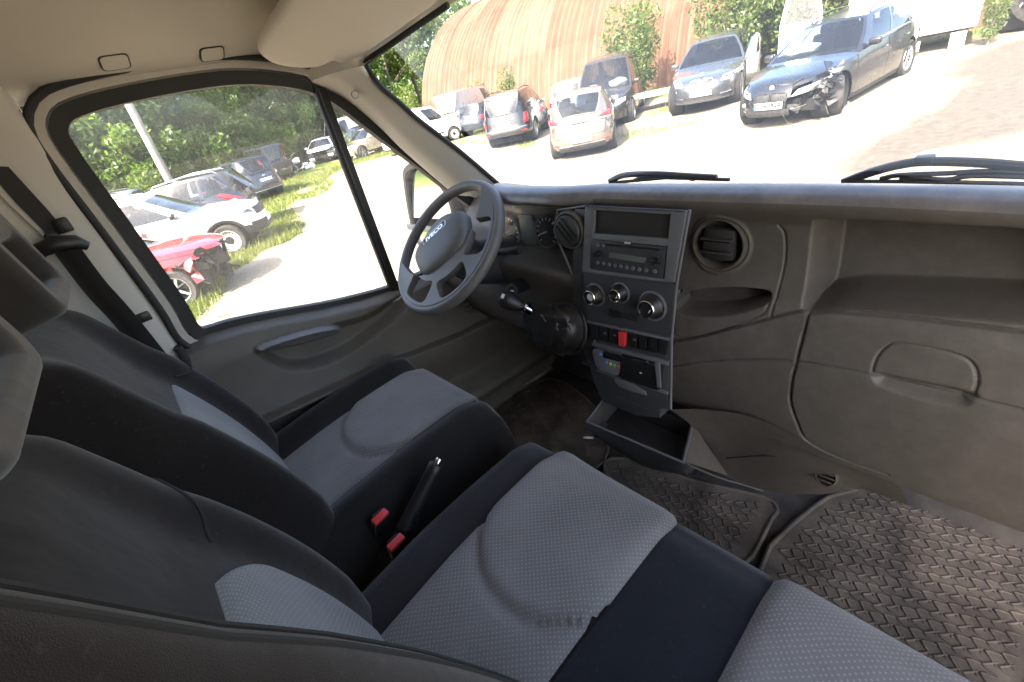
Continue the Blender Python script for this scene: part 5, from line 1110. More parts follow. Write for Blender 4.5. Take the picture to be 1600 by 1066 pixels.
class Car:
    """one car: skin of stacked plan outlines, arches cut out, glasshouse on top; every lamp, pane and wheel its own part"""
    D = dict(W=1.78, wb=2.62, of=.85, orr=.8, R=.32, sill=.24, nose=[(.18, -.10), (.30, -.02), (.45, 0), (.60, -.01), (.70, -.05), (.80, -.14), (1.1, -.4)], tailp=[(.20, -.12), (.32, -.02), (.50, 0), (.62, -.01), (.80, -.05), (1.05, -.10), (1.3, -.16)],
             belt=[(-9, 1.0), (-.3, .98), (.6, .93), (1.3, .84), (1.75, .76), (2.1, .70)], nf=3.4, nr=4.2, ws=.72, rs=-1.95, rf=-.05, rr=-1.75, roof=1.46, yr=.58, bow=.16, wins=[(.10, .40), (.43, .70), (.73, .90)], crown=.05, rim='alloy', spokes=5, rails=False, steer=0, tint=None, trim='carblack', clad=False)
    def __init__(s, name, label, cat, paint, x, y, hd, group=None, pitch=0, roll=0, **kw):
        s.__dict__.update(Car.D); s.__dict__.update(kw); s.P = P_[paint]; s.xf = s.wb/2+s.of; s.xr = s.wb/2+s.orr
        c, sn = math.cos(hd), math.sin(hd); zf = groundz(x+c*s.wb/2, y+sn*s.wb/2); zr = groundz(x-c*s.wb/2, y-sn*s.wb/2)
        s.o = thing(name, label, cat, (x, y, (zf+zr)/2-.015), hd, group, world_loc=True); s.o.rotation_euler = (roll, -math.atan2(zf-zr, s.wb)+pitch, hd)
        s.body()
    def ext(s, z):
        return s.xf+np.interp(z, *zip(*s.nose)), s.xr+np.interp(z, *zip(*s.tailp)), s.W/2*np.interp(z, [.15, .28, .45, .62, .85, 1.05, 1.4], [.90, .965, .99, 1.0, .985, .95, .88])
    def outline(s, z, t):
        a, b, w = s.ext(z); c = np.cos(t); n = np.where(c > 0, s.nf, s.nr); A = np.where(c > 0, a, b)
        return np.stack([A*np.sign(c)*np.abs(c)**(2/n), w*np.sign(np.sin(t))*np.abs(np.sin(t))**(2/n)], -1)
    def beltz(s, x): return np.interp(x, *zip(*s.belt))
    def ts(s, N, z=.6):
        t = np.linspace(0, np.pi, 3000); p = s.outline(z, t); L_ = np.r_[0, np.cumsum(np.linalg.norm(np.diff(p, axis=0), axis=1))]; return np.interp(np.linspace(0, L_[-1], N), L_, t)
    def mk(s, name, V, F, mat, parent=None, **k): return mesh_obj(name, V, F, mat if not isinstance(mat, str) else M[mat], parent or s.o, local=True, **k)
    def body(s):
        N = 96; th = s.ts(N); T = np.r_[th, -th[::-1][1:-1]]; K = 11; top = s.outline(.85, T); zb = s.beltz(s.outline(.8, T)[:, 0])
        P0 = s.outline(.5, T); low = np.full(len(T), s.sill)+.04*(np.abs(P0[:, 0]) > s.wb/2+.35)
        side = np.abs(P0[:, 1]) > s.W*.36; Ra = s.R+.055
        for xw in (s.wb/2, -s.wb/2):
            d = np.abs(P0[:, 0]-xw); m = side & (d < Ra); low[m] = np.maximum(low[m], s.R+np.sqrt(np.maximum(0, Ra**2-d[m]**2)))
        V = []
        for k in range(K):
            f = k/(K-1); z = low+(zb-low)*f; q = np.array([s.outline(zz, np.array([t]))[0] for zz, t in zip(z, T)]); sh = 1-.012*sstep(f, .8, 1); V.append(np.c_[q[:, 0], q[:, 1]*sh, z])
        V = np.array(V); n = len(T); F = gridF(K, n, True)
        # deck rungs from nose to tail
        ringtop = V[-1]; Vd = []; idx = []; nd = 9
        for i in range(N):
            a, b = ringtop[i], ringtop[(n-i) % n]
            for c in np.linspace(-1, 1, nd): p = (a+b)/2+(a-b)/2*c; cr = s.crown*sstep(s.xf-a[0], 0, .35); Vd.append([p[0], p[1], p[2]+cr*(1-abs(c)**2.4)+.012*(1-abs(c)**8)])
        base = V.shape[0]*n; allV = np.vstack([V.reshape(-1, 3), np.array(Vd)]); Fd = [(base+i*nd+j, base+i*nd+j+1, base+(i+1)*nd+j+1, base+(i+1)*nd+j) for i in range(N-1) for j in range(nd-1)]
        xs_ = np.array(Vd)[:, 0].reshape(N, nd)
        Fd = [f for f, i in zip(Fd, np.repeat(np.arange(N-1), nd-1)) if not (s.rs+.12 < xs_[i].mean() < s.ws-.12)]
        if getattr(s, 'cut', None): F = [f for f in F if not s.cut(*np.mean(allV[list(f)], 0))]; Fd = [f for f in Fd if not s.cut(*np.mean(allV[list(f)], 0))]
        fm = None
        if s.clad: fm = [1 if max(allV[i][2] for i in f) < s.clad and (abs(np.mean([allV[i][0] for i in f])) > -1) else 0 for f in F]+[0]*len(Fd)
        s.bodyo = s.mk('body', allV, F+Fd, s.P, smooth=38, mats=[s.P, M['carblack']] if s.clad else None, fm=fm)
        # underside and wheel wells
        MB().box((0, 0, s.sill+.14), (s.wb+s.of*1.2, s.W*.80, .2)).build('underbody', M['well'], s.o, local=True)
        for xw in (s.wb/2, -s.wb/2):
            for sg in (1, -1): MB().lathe([(0, -.3), (s.R+.05, -.3), (s.R+.05, .0)], (xw, sg*s.W*.455, s.R), (0, sg, 0), 22, (1, 0, 0), cap=False).build('wheel_well', M['well'], s.o, local=True)
        s.house(); s.wheels()
    def house(s):
        zb = lambda x: s.beltz(x)+.004
        def yb(x): a, b, w = s.ext(s.beltz(x)); A = a if x > 0 else b; n = s.nf if x > 0 else s.nr; return .97*w*max(.05, 1-min(1, abs(x)/A)**n)**(1/n)
        def rz(u): return s.roof-.05*(2*u-1)**2-.045*max(0, .25-u)*4*.25-s.__dict__.get('slope', 0)*u
        def side(a, t, sg=1):
            xb = s.ws+(s.rs-s.ws)*a; xr = s.rf+(s.rr-s.rf)*a; y0 = yb(xb); y1 = s.yr*(1-.05*(2*a-1)**2); tt = t
            return np.array([xb+(xr-xb)*tt, sg*(y0+(y1-y0)*tt+.035*math.sin(math.pi*tt)), zb(xb)+(rz(a)-zb(xb))*tt])
        A = sorted(set([0, .035, 1]+[round(v, 3) for w in s.wins for v in w]+list(np.round(np.linspace(0, 1, 21), 3)))); T = [0, .05, .08, .25, .45, .65, .82, .88, .94, 1]
        def inw(a): return any(w[0] <= a <= w[1] for w in s.wins)
        Vb, Fb = [], []
        for sg in (1, -1):
            G = np.array([[side(a, t, sg) for t in T] for a in A]); nT = len(T); b0 = len(Vb); Vb += G.reshape(-1, 3).tolist(); gl = {}
            for i in range(len(A)-1):
                for j in range(nT-1):
                    f = (i*nT+j, (i+1)*nT+j, (i+1)*nT+j+1, i*nT+j+1); f = f if sg > 0 else f[::-1]
                    am, tm = (A[i]+A[i+1])/2, (T[j]+T[j+1])/2
                    w = next((k for k, w in enumerate(s.wins) if w[0] < am < w[1]), None)
                    if w is not None and .08 < tm < .88: gl.setdefault(w, []).append(f)
                    else: Fb.append(tuple(q+b0 for q in f))
            for w, fs in gl.items():
                used = sorted({q for f in fs for q in f}); mp_ = {q: k for k, q in enumerate(used)}; VV = G.reshape(-1, 3)[used]*np.array([1, .995, 1]); s.mk('side_window', VV, [tuple(mp_[q] for q in f) for f in fs], getattr(s, 'gmat', 'carglass'), smooth=60)
                if s.trim == 'chrome':
                    a0, a1 = s.wins[w]; MB().tube([side(a, .075, sg)*np.array([1, 1.006, 1]) for a in np.linspace(a0, a1, 8)], .008, 6).build('window_trim', M['chrome'], s.o, local=True)
        def cap(a, xb, xr, bow, nm, wipe=False):
            S = [-1, -.95, -.93]+list(np.linspace(-.8, .8, 9))+[.93, .95, 1]; TT = [0, .04, .07, .25, .5, .75, .92, .95, 1]; L_ = [side(a, t, 1) for t in TT]
            G = np.array([[(L_[j][0]+bow*(1-u*u)*(1-.5*TT[j]), L_[j][1]*u, L_[j][2]+(.045*(1-u*u) if TT[j] > .97 else .045*(1-u*u)*TT[j])+s.crown*.5*(1-u*u)*(1-TT[j])) for j in range(len(TT))] for u in S]); nT = len(TT); b0 = len(Vb); Vb.extend(G.reshape(-1, 3).tolist()); gf = []
            for i in range(len(S)-1):
                for j in range(nT-1):
                    f = (i*nT+j, (i+1)*nT+j, (i+1)*nT+j+1, i*nT+j+1); f = f if a < .5 else f[::-1]
                    um, tm = (S[i]+S[i+1])/2, (TT[j]+TT[j+1])/2
                    if abs(um) < .94 and .055 < tm < .935: gf.append(f)
                    else: Fb.append(tuple(q+b0 for q in f))
            if nm:
                used = sorted({q for f in gf for q in f}); mp_ = {q: k for k, q in enumerate(used)}; s.mk(nm, G.reshape(-1, 3)[used], [tuple(mp_[q] for q in f) for f in gf], getattr(s, 'gmat', 'carglass'), smooth=60)
            else: Fb.extend(tuple(q+b0 for q in f) for f in gf)
            return G
        s.Gw = cap(0, 0, 0, s.bow, 'windscreen'); s.Gr = cap(1, 0, 0, -s.bow*.5, None if getattr(s, 'panel_van', False) else 'rear_window')
        S = np.linspace(-1, 1, 15); G = np.array([[(side(a, 1)[0]+(s.bow*.5*(1-u*u) if a == 0 else (-s.bow*.25*(1-u*u) if a == 1 else 0)), side(a, 1)[1]*u, side(a, 1)[2]+.045*(1-u*u)) for u in S] for a in np.linspace(0, 1, 19)]); b0 = len(Vb); Vb += G.reshape(-1, 3).tolist(); Fb += [tuple(q+b0 for q in f) for f in gridF(19, 15)]
        s.mk('roof', np.array(Vb), Fb, getattr(s, 'roofP', s.P), smooth=45); s.side = side
        # cabin: tub and seats seen through the glass
        b = MB(); zc = s.beltz(0)
        b.box(((s.ws+s.rs)/2-.05, 0, zc-.33), (s.ws-s.rs-.3, s.W*.80, .3), bev=.02).box((s.ws-.25, 0, zc-.06), (.3, s.W*.74, .16), bev=.05)
        for x in (s.ws-1.35, s.ws-2.2):
            if x < s.rs+.3: continue
            for y in (.36, -.36): b.box((x, y, zc-.02), (.16, .46, .5), bev=.06).box((x-.03, y, zc+.30), (.09, .24, .16), bev=.04)
        b.build('cabin_interior', M['seatdark'], s.o, local=True)
        if s.rails:
            for sg in (1, -1): MB().tube([side(a, 1, sg)*np.array([1, .93, 1])+np.array([0, 0, z]) for a, z in ((.10, .0), (.13, .05), (.5, .075), (.85, .055), (.9, .0))], .016, 8).build('roof_rail', M['alloy' if s.rails == 1 else 'carblack'], s.o, local=True)
        for sg in (1, -1):
            if getattr(s, 'nomirror', False): break
            p = side(.10, .02, sg)+np.array([.02, sg*.10, .06]); m = MB().box(p, (.11, .20, .13), bev=.045, seg=3).build('door_mirror', getattr(s, 'mirP', s.P), s.o, local=True, smooth=60)
            MB().box(p+np.array([-.052, 0, 0]), (.008, .16, .10), bev=.003).build('mirror_glass', M['mirror'], m, local=True)
            MB().box(p-np.array([0, sg*.11, .045]), (.05, .08, .03), bev=.01).build('mirror_arm', M['carblack'], m, local=True)
    def wheels(s):
        for xw, st_ in ((s.wb/2, s.steer), (-s.wb/2, 0)):
            for sg in (1, -1):
                c = np.array([xw, sg*(s.W/2-.13), s.R]); ax = np.array([-math.sin(st_)*sg, math.cos(st_)*sg, 0]); e1 = np.array([math.cos(st_), math.sin(st_), 0]); e2 = np.array([0, 0, 1.]); R = s.R; r = R*.66
                w = MB().lathe([(r*1.0, .085), (R*.90, .105), (R*.985, .075), (R, .03), (R, -.06), (R*.97, -.10), (r, -.11)], c, ax, 36, e1, cap=False).build('wheel', M['tyre'], s.o, local=True, smooth=40)
                MB().lathe([(r*.98, -.08), (r*.94, .02), (0, .02)], c, ax, 24, e1, cap=False).build('rim_barrel', M['well'], w, local=True)
                m = MB().lathe([(r*.90, .055), (r*.93, .088), (r*1.0, .092), (r*1.02, .08)], c, ax, 36, e1, cap=False)
                if s.rim == 'steelrim':
                    m.lathe([(r*.92, .06), (r*.80, .045), (r*.42, .06), (r*.36, .03)], c, ax, 36, e1, cap=False)
                    hb = MB()
                    for k in range(16): t = 2*math.pi*k/16; hb.lathe([(r*.055, 0), (r*.055, .052), (0, .053)], c+(e1*math.cos(t)+e2*math.sin(t))*r*.78+ax*.0, ax, 8, e1)
                    hb.lathe([(r*.36, .02), (r*.30, .07), (0, .075)], c, ax, 20, e1).build('hub_cap', M['well'], w, local=True)
                else:
                    m.lathe([(r*.24, .03), (r*.22, .075), (0, .08)], c, ax, 20, e1)
                    for k in range(s.spokes):
                        t = 2*math.pi*(k+.25)/s.spokes; d = e1*math.cos(t)+e2*math.sin(t); q = -e1*math.sin(t)+e2*math.cos(t); wd = 2.6*r/s.spokes*.42
                        m.add([c+ax*.07+d*r*.15+q*wd*.8, c+ax*.07+d*r*.15-q*wd*.8, c+ax*.08+d*r*.95-q*wd*.55, c+ax*.08+d*r*.95+q*wd*.55, c+ax*.03+d*r*.15+q*wd*.8, c+ax*.03+d*r*.15-q*wd*.8, c+ax*.04+d*r*.95-q*wd*.55, c+ax*.04+d*r*.95+q*wd*.55], [(0, 1, 2, 3)[::-1], (0, 4, 5, 1)[::-1], (1, 5, 6, 2)[::-1], (2, 6, 7, 3)[::-1], (3, 7, 4, 0)[::-1]])
                m.build('rim', M[s.rim], w, local=True, smooth=40)
    def fr_pt(s, end, sd, u, z):
        """point of the skin u metres of arc from the middle of the nose ('f') or tail ('r')"""
        a, b, w = s.ext(z); t = np.linspace(0, np.pi/2, 400); A, n = (a, s.nf) if end == 'f' else (b, s.nr)
        p = np.stack([A*np.cos(t)**(2/n), w*np.sin(t)**(2/n)], 1); L_ = np.r_[0, np.cumsum(np.linalg.norm(np.diff(p, axis=0), axis=1))]
        return np.array([(1 if end == 'f' else -1)*np.interp(u, L_, p[:, 0]), sd*np.interp(u, L_, p[:, 1]), z])
    def sd_pt(s, sd, x, z):
        a, b, w = s.ext(z); A, n = (a, s.nf) if x > 0 else (b, s.nr); return np.array([x, sd*w*max(0, 1-min(1, abs(x)/A)**n)**(1/n), z])
    def patch(s, name, mat, q, end='f', sd=1, off=.008, parent=None, nu=8, nv=4, bulge=.0):
        """raised piece following the skin; q = four (u, z) corners"""
        q = np.array(q, float); P = np.zeros((nu+1, nv+1, 3)); f = (lambda u, z: s.sd_pt(sd, u, z)) if end == 's' else (lambda u, z: s.fr_pt(end, sd if u >= 0 else -sd, abs(u), z))
        for i in range(nu+1):
            for j in range(nv+1):
                a, b = i/nu, j/nv; u, z = (q[0]*(1-a)+q[1]*a)*(1-b)+(q[3]*(1-a)+q[2]*a)*b; p = f(u, z); n = nrm(np.cross(f(u+.01, z)-f(u-.01, z), f(u, z+.01)-f(u, z-.01)))
                if np.dot(n, p*np.array([1, 1, 0])) < 0: n = -n
                e = min(1, min(a, 1-a, b, 1-b)*8); P[i, j] = p+n*(off if 0 < i < nu and 0 < j < nv else off*.55)+n*bulge*math.sin(math.pi*a)*math.sin(math.pi*b)
                if i in (0, nu) or j in (0, nv): pass
        G = P.reshape(-1, 3); F = gridF(nu+1, nv+1); nV = len(G); rim_ = [i*(nv+1) for i in range(nu+1)]+[nu*(nv+1)+j for j in range(1, nv+1)]+[i*(nv+1)+nv for i in range(nu-1, -1, -1)]+[j for j in range(nv-1, 0, -1)]
        cen = np.array([0, 0, .5]); V2 = [G[i]-nrm(G[i]-cen)*.02 for i in rim_]; F2 = [(rim_[k], rim_[(k+1) % len(rim_)], nV+(k+1) % len(rim_), nV+k) for k in range(len(rim_))]
        n0 = np.cross(G[F[0][1]]-G[F[0][0]], G[F[0][2]]-G[F[0][0]])
        if np.dot(n0, G[F[0][0]]*np.array([1, 1, 0])) < 0: F = [g[::-1] for g in F]
        return s.mk(name, np.vstack([G, V2]), list(F)+F2, mat, parent, smooth=50)
    def both(s, *a, **k): return [s.patch(*a, sd=sd, **k) for sd in (1, -1)]
    def plate(s, end='r', z=.55, text=None, w=.52, h=.115, off=.02, y=0):
        p = s.fr_pt(end, 1, 0, z); n = np.array([1. if end == 'f' else -1, 0, 0]); rt = np.array([0, 1., 0]) if end == 'f' else np.array([0, -1., 0]); up = np.array([0, 0, 1.]); c = p+n*off+rt*y; B = np.stack([rt, up, n], 1)
        o = MB().box(c, (w, h, .012), B, bev=.003).build('number_plate', M['plate'], s.o, local=True)
        MB().box(c-rt*(w/2-.026)+n*.0065, (.045, h*.92, .002), B).build('plate_band', M['plateblue'], o, local=True)
        if text: text_obj(text, h*.98, (rt, up, n, c+rt*.02+n*.007), M['ink'], 'plate_lettering', o, .0008, local=True, sx=1.1, bold=.0062)
        return o
    def seams(s, xs, handles=(), z0=.30, mat='well'):
        for sd in (1, -1):
            for x in xs: s.patch('door_seam', mat, [(x-.004, z0), (x+.004, z0), (x+.004, s.beltz(x)-.01), (x-.004, s.beltz(x)-.01)], 's', sd, off=.0025, nu=1+1, nv=6)
            for x in handles: p = s.sd_pt(sd, x, s.beltz(x)-.13); MB().tube([p+np.array([-.09, 0, 0]), p+np.array([-.06, sd*.03, .0]), p+np.array([.06, sd*.03, 0]), p+np.array([.09, 0, 0])], .012, 8).build('door_handle', s.P, s.o, local=True)
    def sills(s, z1=.32): s.both('sill_trim', 'carblack', [(-s.wb/2+s.R+.08, s.sill-.02), (s.wb/2-s.R-.08, s.sill-.02), (s.wb/2-s.R-.08, z1), (-s.wb/2+s.R+.08, z1)], end='s', off=.012)
    def crumple(s, c, size, n, mat, name, seed=0, flat=.6):
        r = np.random.default_rng(seed); m = MB()
        for k in range(n):
            p = np.array(c)+r.uniform(-.5, .5, 3)*np.array(size); d = nrm(r.normal(size=3)); e = nrm(np.cross(d, r.normal(size=3))); l, w = r.uniform(.06, .22, 2); q = [p, p+d*l, p+d*l*.8+e*w, p+d*l*.3+e*w*1.1+r.normal(size=3)*.03, p+e*w*.5+r.normal(size=3)*.03]
            m.add(q+[v+np.cross(d, e)*.012 for v in q], [(0, 1, 2), (0, 2, 3), (0, 3, 4), (7, 6, 5), (8, 7, 5), (9, 8, 5), (0, 5, 6, 1), (1, 6, 7, 2), (2, 7, 8, 3), (3, 8, 9, 4), (4, 9, 5, 0)])
        return m.build(name, mat if not isinstance(mat, str) else M[mat], s.o, local=True, smooth=None)
    def blob(s, c, size, name, mat, seed=0):
        r = np.random.default_rng(seed); bm = bmesh.new(); bmesh.ops.create_icosphere(bm, subdivisions=3, radius=1); 
        for v in bm.verts: k = 1+.25*mnoise.noise(v.co*1.7+Vector((seed, 0, 0))); v.co = Vector((v.co.x*size[0]*k, v.co.y*size[1]*k, v.co.z*size[2]*k))
        m = MB(); m._bm(bm, c, None); return m.build(name, M[mat], s.o, local=True, smooth=180)
    def std_front(s, zl=.66, u0=.42, u1=.98, h=.13, grille=None):
        for q in s.both('headlight', 'lamp', [(u0, zl), (u1, zl+.06), (u1-.02, zl+.06+h*.7), (u0+.02, zl+h)], end='f', off=.006, bulge=.02): pass
        g = grille or (.40, .50, .66); s.patch('grille', 'carblack', [(-g[0], g[1]), (g[0], g[1]), (g[0]+.03, g[2]), (-g[0]-.03, g[2])], 'f', 1, off=.006, nu=12)
        s.patch('lower_intake', 'carblack', [(-.55, .26), (.55, .26), (.50, .38), (-.50, .38)], 'f', 1, off=.006, nu=12); s.plate('f', .44)
PI = math.pi
# ------ the two German cars with twin grilles, facing the van
gt = Car('grey_hatchback', 'grey metallic hatchback with a chrome twin grille, its driver door open', 'car', 'grey', 14.75, 7.35, R_(200), W=1.9, wb=3.07, of=.88, orr=1.05, R=.36, sill=.25, roof=1.57, ws=.62, rf=-.22, rr=-2.0, rs=-2.45, yr=.60, nf=3.2, wins=[(.09, .36), (.39, .66), (.69, .86)], belt=[(-9, 1.06), (-1, 1.02), (.4, .98), (1.2, .91), (1.8, .84), (2.15, .78), (2.5, .72)], crown=.06, spokes=5, trim='chrome')
gt.mirP = P_['silver']
def twin_grille(c, z0, z1, w0, w1, gap, frame, slats):
    for sg in (1, -1):
        a, b = sg*gap, sg*(gap+w1)
        k = c.patch('grille', 'carblack', [(a, z0), (sg*(gap+w0), z0), (b, z1), (a, z1)], 'f', 1, off=.012)
        n = 7
        if slats:
            for i in range(n):
                f = (i+.5)/n; u0 = sg*(gap+w0*f); u1 = sg*(gap+w1*f); c.patch('grille_slat', 'chrome', [(u0-.005, z0+.012), (u0+.005, z0+.012), (u1+.005, z1-.012), (u1-.005, z1-.012)], 'f', 1, off=.026, nu=2, nv=3)
        P = [c.fr_pt('f', 1 if u >= 0 else -1, abs(u), z)+np.array([.02, 0, 0]) for u, z in ((a, z0), (sg*(gap+w0*.6), z0-.006), (sg*(gap+w0), z0+.01), (b, (z0+z1)/2), (sg*(gap+w1*.98), z1-.01), (sg*(gap+w1*.5), z1+.006), (a, z1))]
        MB().tube(crom(P, 3, True).tolist()+[P[0]], .008, 8, cap=False).build('grille_frame', M[frame], c.o, local=True)
def roundel(c, end, z, r=.04, nrmv=None, p=None):
    p = c.fr_pt(end, 1, 0, z) if p is None else p; n = nrm((1 if end == 'f' else -1, 0, .25) if nrmv is None else nrmv); e = np.array([0, 1., 0])
    o = MB().lathe([(r, -.01), (r, .012), (r*.9, .015), (0, .016)], p, n, 20, e).build('badge', M['chrome'], c.o, local=True)
    u = np.cross(n, e)
    for k in range(4):
        q = [p+n*.0165]+[p+n*.0165+(e*math.cos(t)+u*math.sin(t))*r*.62 for t in np.linspace(k*PI/2, (k+1)*PI/2, 6)]
        MB().prism(q, n*.001).build('badge_quarter', M['plate'] if k % 2 else M['plateblue'], o, local=True)
twin_grille(gt, .60, .80, .25, .235, .03, 'chrome', True); roundel(gt, 'f', .86, p=gt.fr_pt('f', 1, 0, .85)+np.array([-.03, 0, .06]))
for sd in (1, -1):
    h_ = gt.patch('headlight', 'lamp', [(.46, .70), (.78, .68), (1.10, .84), (.52, .80)], 'f', sd, off=.012, bulge=.02)
    for u in (.60, .80): MB().lathe([(.055, 0), (.055, .03), (.03, .034), (0, .02)], gt.fr_pt('f', sd, u, .745+(u-.6)*.1)-np.array([.01, 0, 0]), (1, sd*.4, 0), 18).build('lamp_ring', M['lampdark'], h_, local=True)
gt.patch('lower_intake', 'carblack', [(-.60, .36), (.60, .36), (.62, .45), (-.62, .45)], 'f', 1, off=.006, nu=12)
gt.both('intake_blade', 'chrome', [(.45, .41), (.95, .41), (.95, .435), (.45, .435)], off=.02); gt.both('side_intake', 'carblack', [(.48, .33), (.95, .35), (.95, .40), (.48, .40)], off=.008)
gt.plate('f', .50, None, off=.03, y=0); gt.seams((.95, -.35), (-.15,)); gt.sills()
# its open driver door, hinged at the wing, seen past the windscreen pillar
dq = [(0, .32), (-1.05, .32), (-1.08, .98), (0, .96)]; ang = R_(15); hp = gt.sd_pt(1, .95, .6)
def dpt(x, z, o=0): return hp+np.array([x*math.cos(ang)-o*math.sin(ang), -x*math.sin(ang)-o*math.cos(ang)+.02, z-.6])
dd = MB().prism([dpt(x, z) for x, z in dq], dpt(0, .6, .09)-dpt(0, .6)).build('open_door', gt.P, gt.o, local=True)
MB().tube([dpt(x, z, .045) for x, z in ((-.02, .97), (-.45, 1.36), (-.75, 1.44), (-.98, 1.40), (-1.07, 1.2), (-1.08, .98))], .022, 8).build('door_frame', M['chrome'], dd, local=True)
MB().prism([dpt(x, z, .04) for x, z in ((-.02, .97), (-.45, 1.36), (-.75, 1.44), (-.98, 1.40), (-1.07, 1.2), (-1.08, .98))], dpt(0, .6, .01)-dpt(0, .6)).build('door_glass', M['carglass'], dd, local=True)
def hurt(x, y, z): return x > 1.42 and y > .34 and z < .70 and not (x < 1.5 and z > .66) or (x > 1.75 and y > .30 and z < .56)
wag = Car('black_estate_car', 'black estate car with a smashed front corner and plate 274 PNR', 'car', 'black', 12.05, 3.55, R_(173), W=1.81, wb=2.81, of=.80, orr=1.0, R=.335, sill=.20, roof=1.44, ws=.80, rf=-.05, rr=-2.1, rs=-2.35, yr=.57, nf=3.2, wins=[(.10, .37), (.40, .66), (.69, .90)], belt=[(-9, 1.0), (-1, .96), (.5, .93), (1.3, .86), (1.8, .78), (2.1, .70), (2.5, .64)], crown=.055, spokes=10, trim='chrome', rails=2, cut=hurt, steer=R_(26), nose=[(.18, -.06), (.30, 0), (.45, 0), (.60, -.03), (.70, -.10), (.80, -.22), (1.1, -.5)])
twin_grille(wag, .50, .63, .28, .26, .03, 'carblack', False); roundel(wag, 'f', .70, p=wag.fr_pt('f', 1, 0, .69)+np.array([-.0, 0, .035]))
wag.patch('headlight', 'lamp', [(.36, .545), (.86, .60), (1.06, .74), (.46, .64)], 'f', 1, off=.03, bulge=.02); h_ = wag.patch('headlight', 'lamp', [(.38, .56), (.80, .60), (.92, .72), (.44, .66)], 'f', -1, off=.012, bulge=.02)
for u in (.52, .70): MB().lathe([(.045, 0), (.045, .03), (.02, .034), (0, .02)], wag.fr_pt('f', -1, u, .63), (1, -.4, 0), 18).build('lamp_ring', M['lampdark'], h_, local=True)
wag.patch('lower_intake', 'carblack', [(-.55, .24), (.35, .24), (.35, .36), (-.55, .36)], 'f', 1, off=.006, nu=12); wag.patch('intake_blade', 'chrome', [(-.85, .33), (-.5, .33), (-.5, .35), (-.85, .35)], 'f', 1, off=.02); wag.patch('intake_blade', 'chrome', [(.38, .34), (.62, .37), (.62, .385), (.38, .355)], 'f', 1, off=.02)
MB().lathe([(.035, 0), (.035, .02), (0, .022)], wag.fr_pt('f', -1, .62, .45), (1, -.3, 0), 16).build('fog_lamp', M['lamp'], wag.o, local=True)
wag.plate('f', .44, '274 PNR', off=.03); wag.seams((.90, -.28, -1.25), (-.10, -1.05)); wag.sills(.26)
wag.crumple((1.78, .62, .48), (.35, .5, .40), 46, 'carblack', 'broken_bumper', 3); wag.crumple((1.70, .80, .76), (.36, .14, .20), 5, wag.P, 'torn_wing', 5); wag.crumple((1.66, .84, .80), (.26, .06, .06), 3, 'alloy', 'bare_metal', 6); MB().box((1.62, .5, .45), (.25, .5, .35), bev=.04).build('wheel_arch_liner', M['well'], wag.o, local=True)
MB().tube([wag.fr_pt('f', 1, .25, .30)+np.array([.02, 0, 0]), wag.fr_pt('f', 1, .32, .15)+np.array([.06, 0, 0]), wag.fr_pt('f', 1, .42, .05)+np.array([.05, 0, 0])], .006, 6).build('loose_wire', M['tyre'], wag.o, local=True)
wag.blob((.52, -.30, 1.06), (.20, .34, .11), 'airbag', 'bag', 2)
# ------ cars seen from behind
aur = Car('beige_hatchback', 'beige grey hatchback seen from behind with red corner tail lamps', 'car', 'beige', 10.95, 9.2, R_(37), W=1.76, wb=2.6, of=.9, orr=.78, R=.315, sill=.23, roof=1.46, ws=.75, rf=-.1, rr=-1.55, rs=-1.93, yr=.60, nr=4.4, tailp=[(.20, -.10), (.32, -.01), (.50, 0), (.62, -.02), (.74, -.09), (.95, -.14), (1.3, -.2)], wins=[(.10, .42), (.45, .74)], spokes=8)
for sd in (1, -1):
    t_ = aur.patch('tail_lamp', 'tail', [(.30, .865), (.98, .83), (1.14, 1.00), (.66, .955)], 'r', sd, off=.022, bulge=.02); aur.patch('lamp_lens', 'reflector', [(.36, .845), (.86, .815), (.9, .845), (.40, .872)], 'r', sd, off=.028, parent=t_)
    aur.patch('bumper_reflector', 'tail', [(.58, .36), (.80, .37), (.80, .405), (.60, .395)], 'r', sd, off=.01)
aur.patch('bumper_insert', 'carblack', [(-.62, .22), (.62, .22), (.58, .36), (-.58, .36)], 'r', 1, off=.012, nu=14); aur.patch('bumper_strip', 'chrome', [(-.60, .345), (.60, .345), (.58, .365), (-.58, .365)], 'r', 1, off=.022, nu=14)
aur.patch('tailgate_seam', 'well', [(-.60, .55), (-.585, .55), (-.70, .85), (-.715, .85)], 'r', 1, off=.004, nu=2); aur.patch('tailgate_seam', 'well', [(.60, .55), (.585, .55), (.70, .85), (.715, .85)], 'r', 1, off=.004, nu=2); aur.patch('tailgate_seam', 'well', [(-.59, .54), (.59, .54), (.59, .552), (-.59, .552)], 'r', 1, off=.004, nu=12)
aur.plate('r', .47, None, off=.035); roundel(aur, 'r', .90, .04); aur.patch('handle_recess', 'well', [(-.22, .815), (.22, .815), (.2, .84), (-.2, .84)], 'r', 1, off=.012); aur.seams((.85, -.3), (-.1,)); aur.sills(.28)
MB().tube([aur.Gr[6][2]+np.array([-.02, 0, .0]), aur.Gr[6][2]+np.array([-.01, .1, .08]), aur.Gr[6][2]+np.array([.03, .38, .16])], .008, 6).build('rear_wiper', M['carblack'], aur.o, local=True)
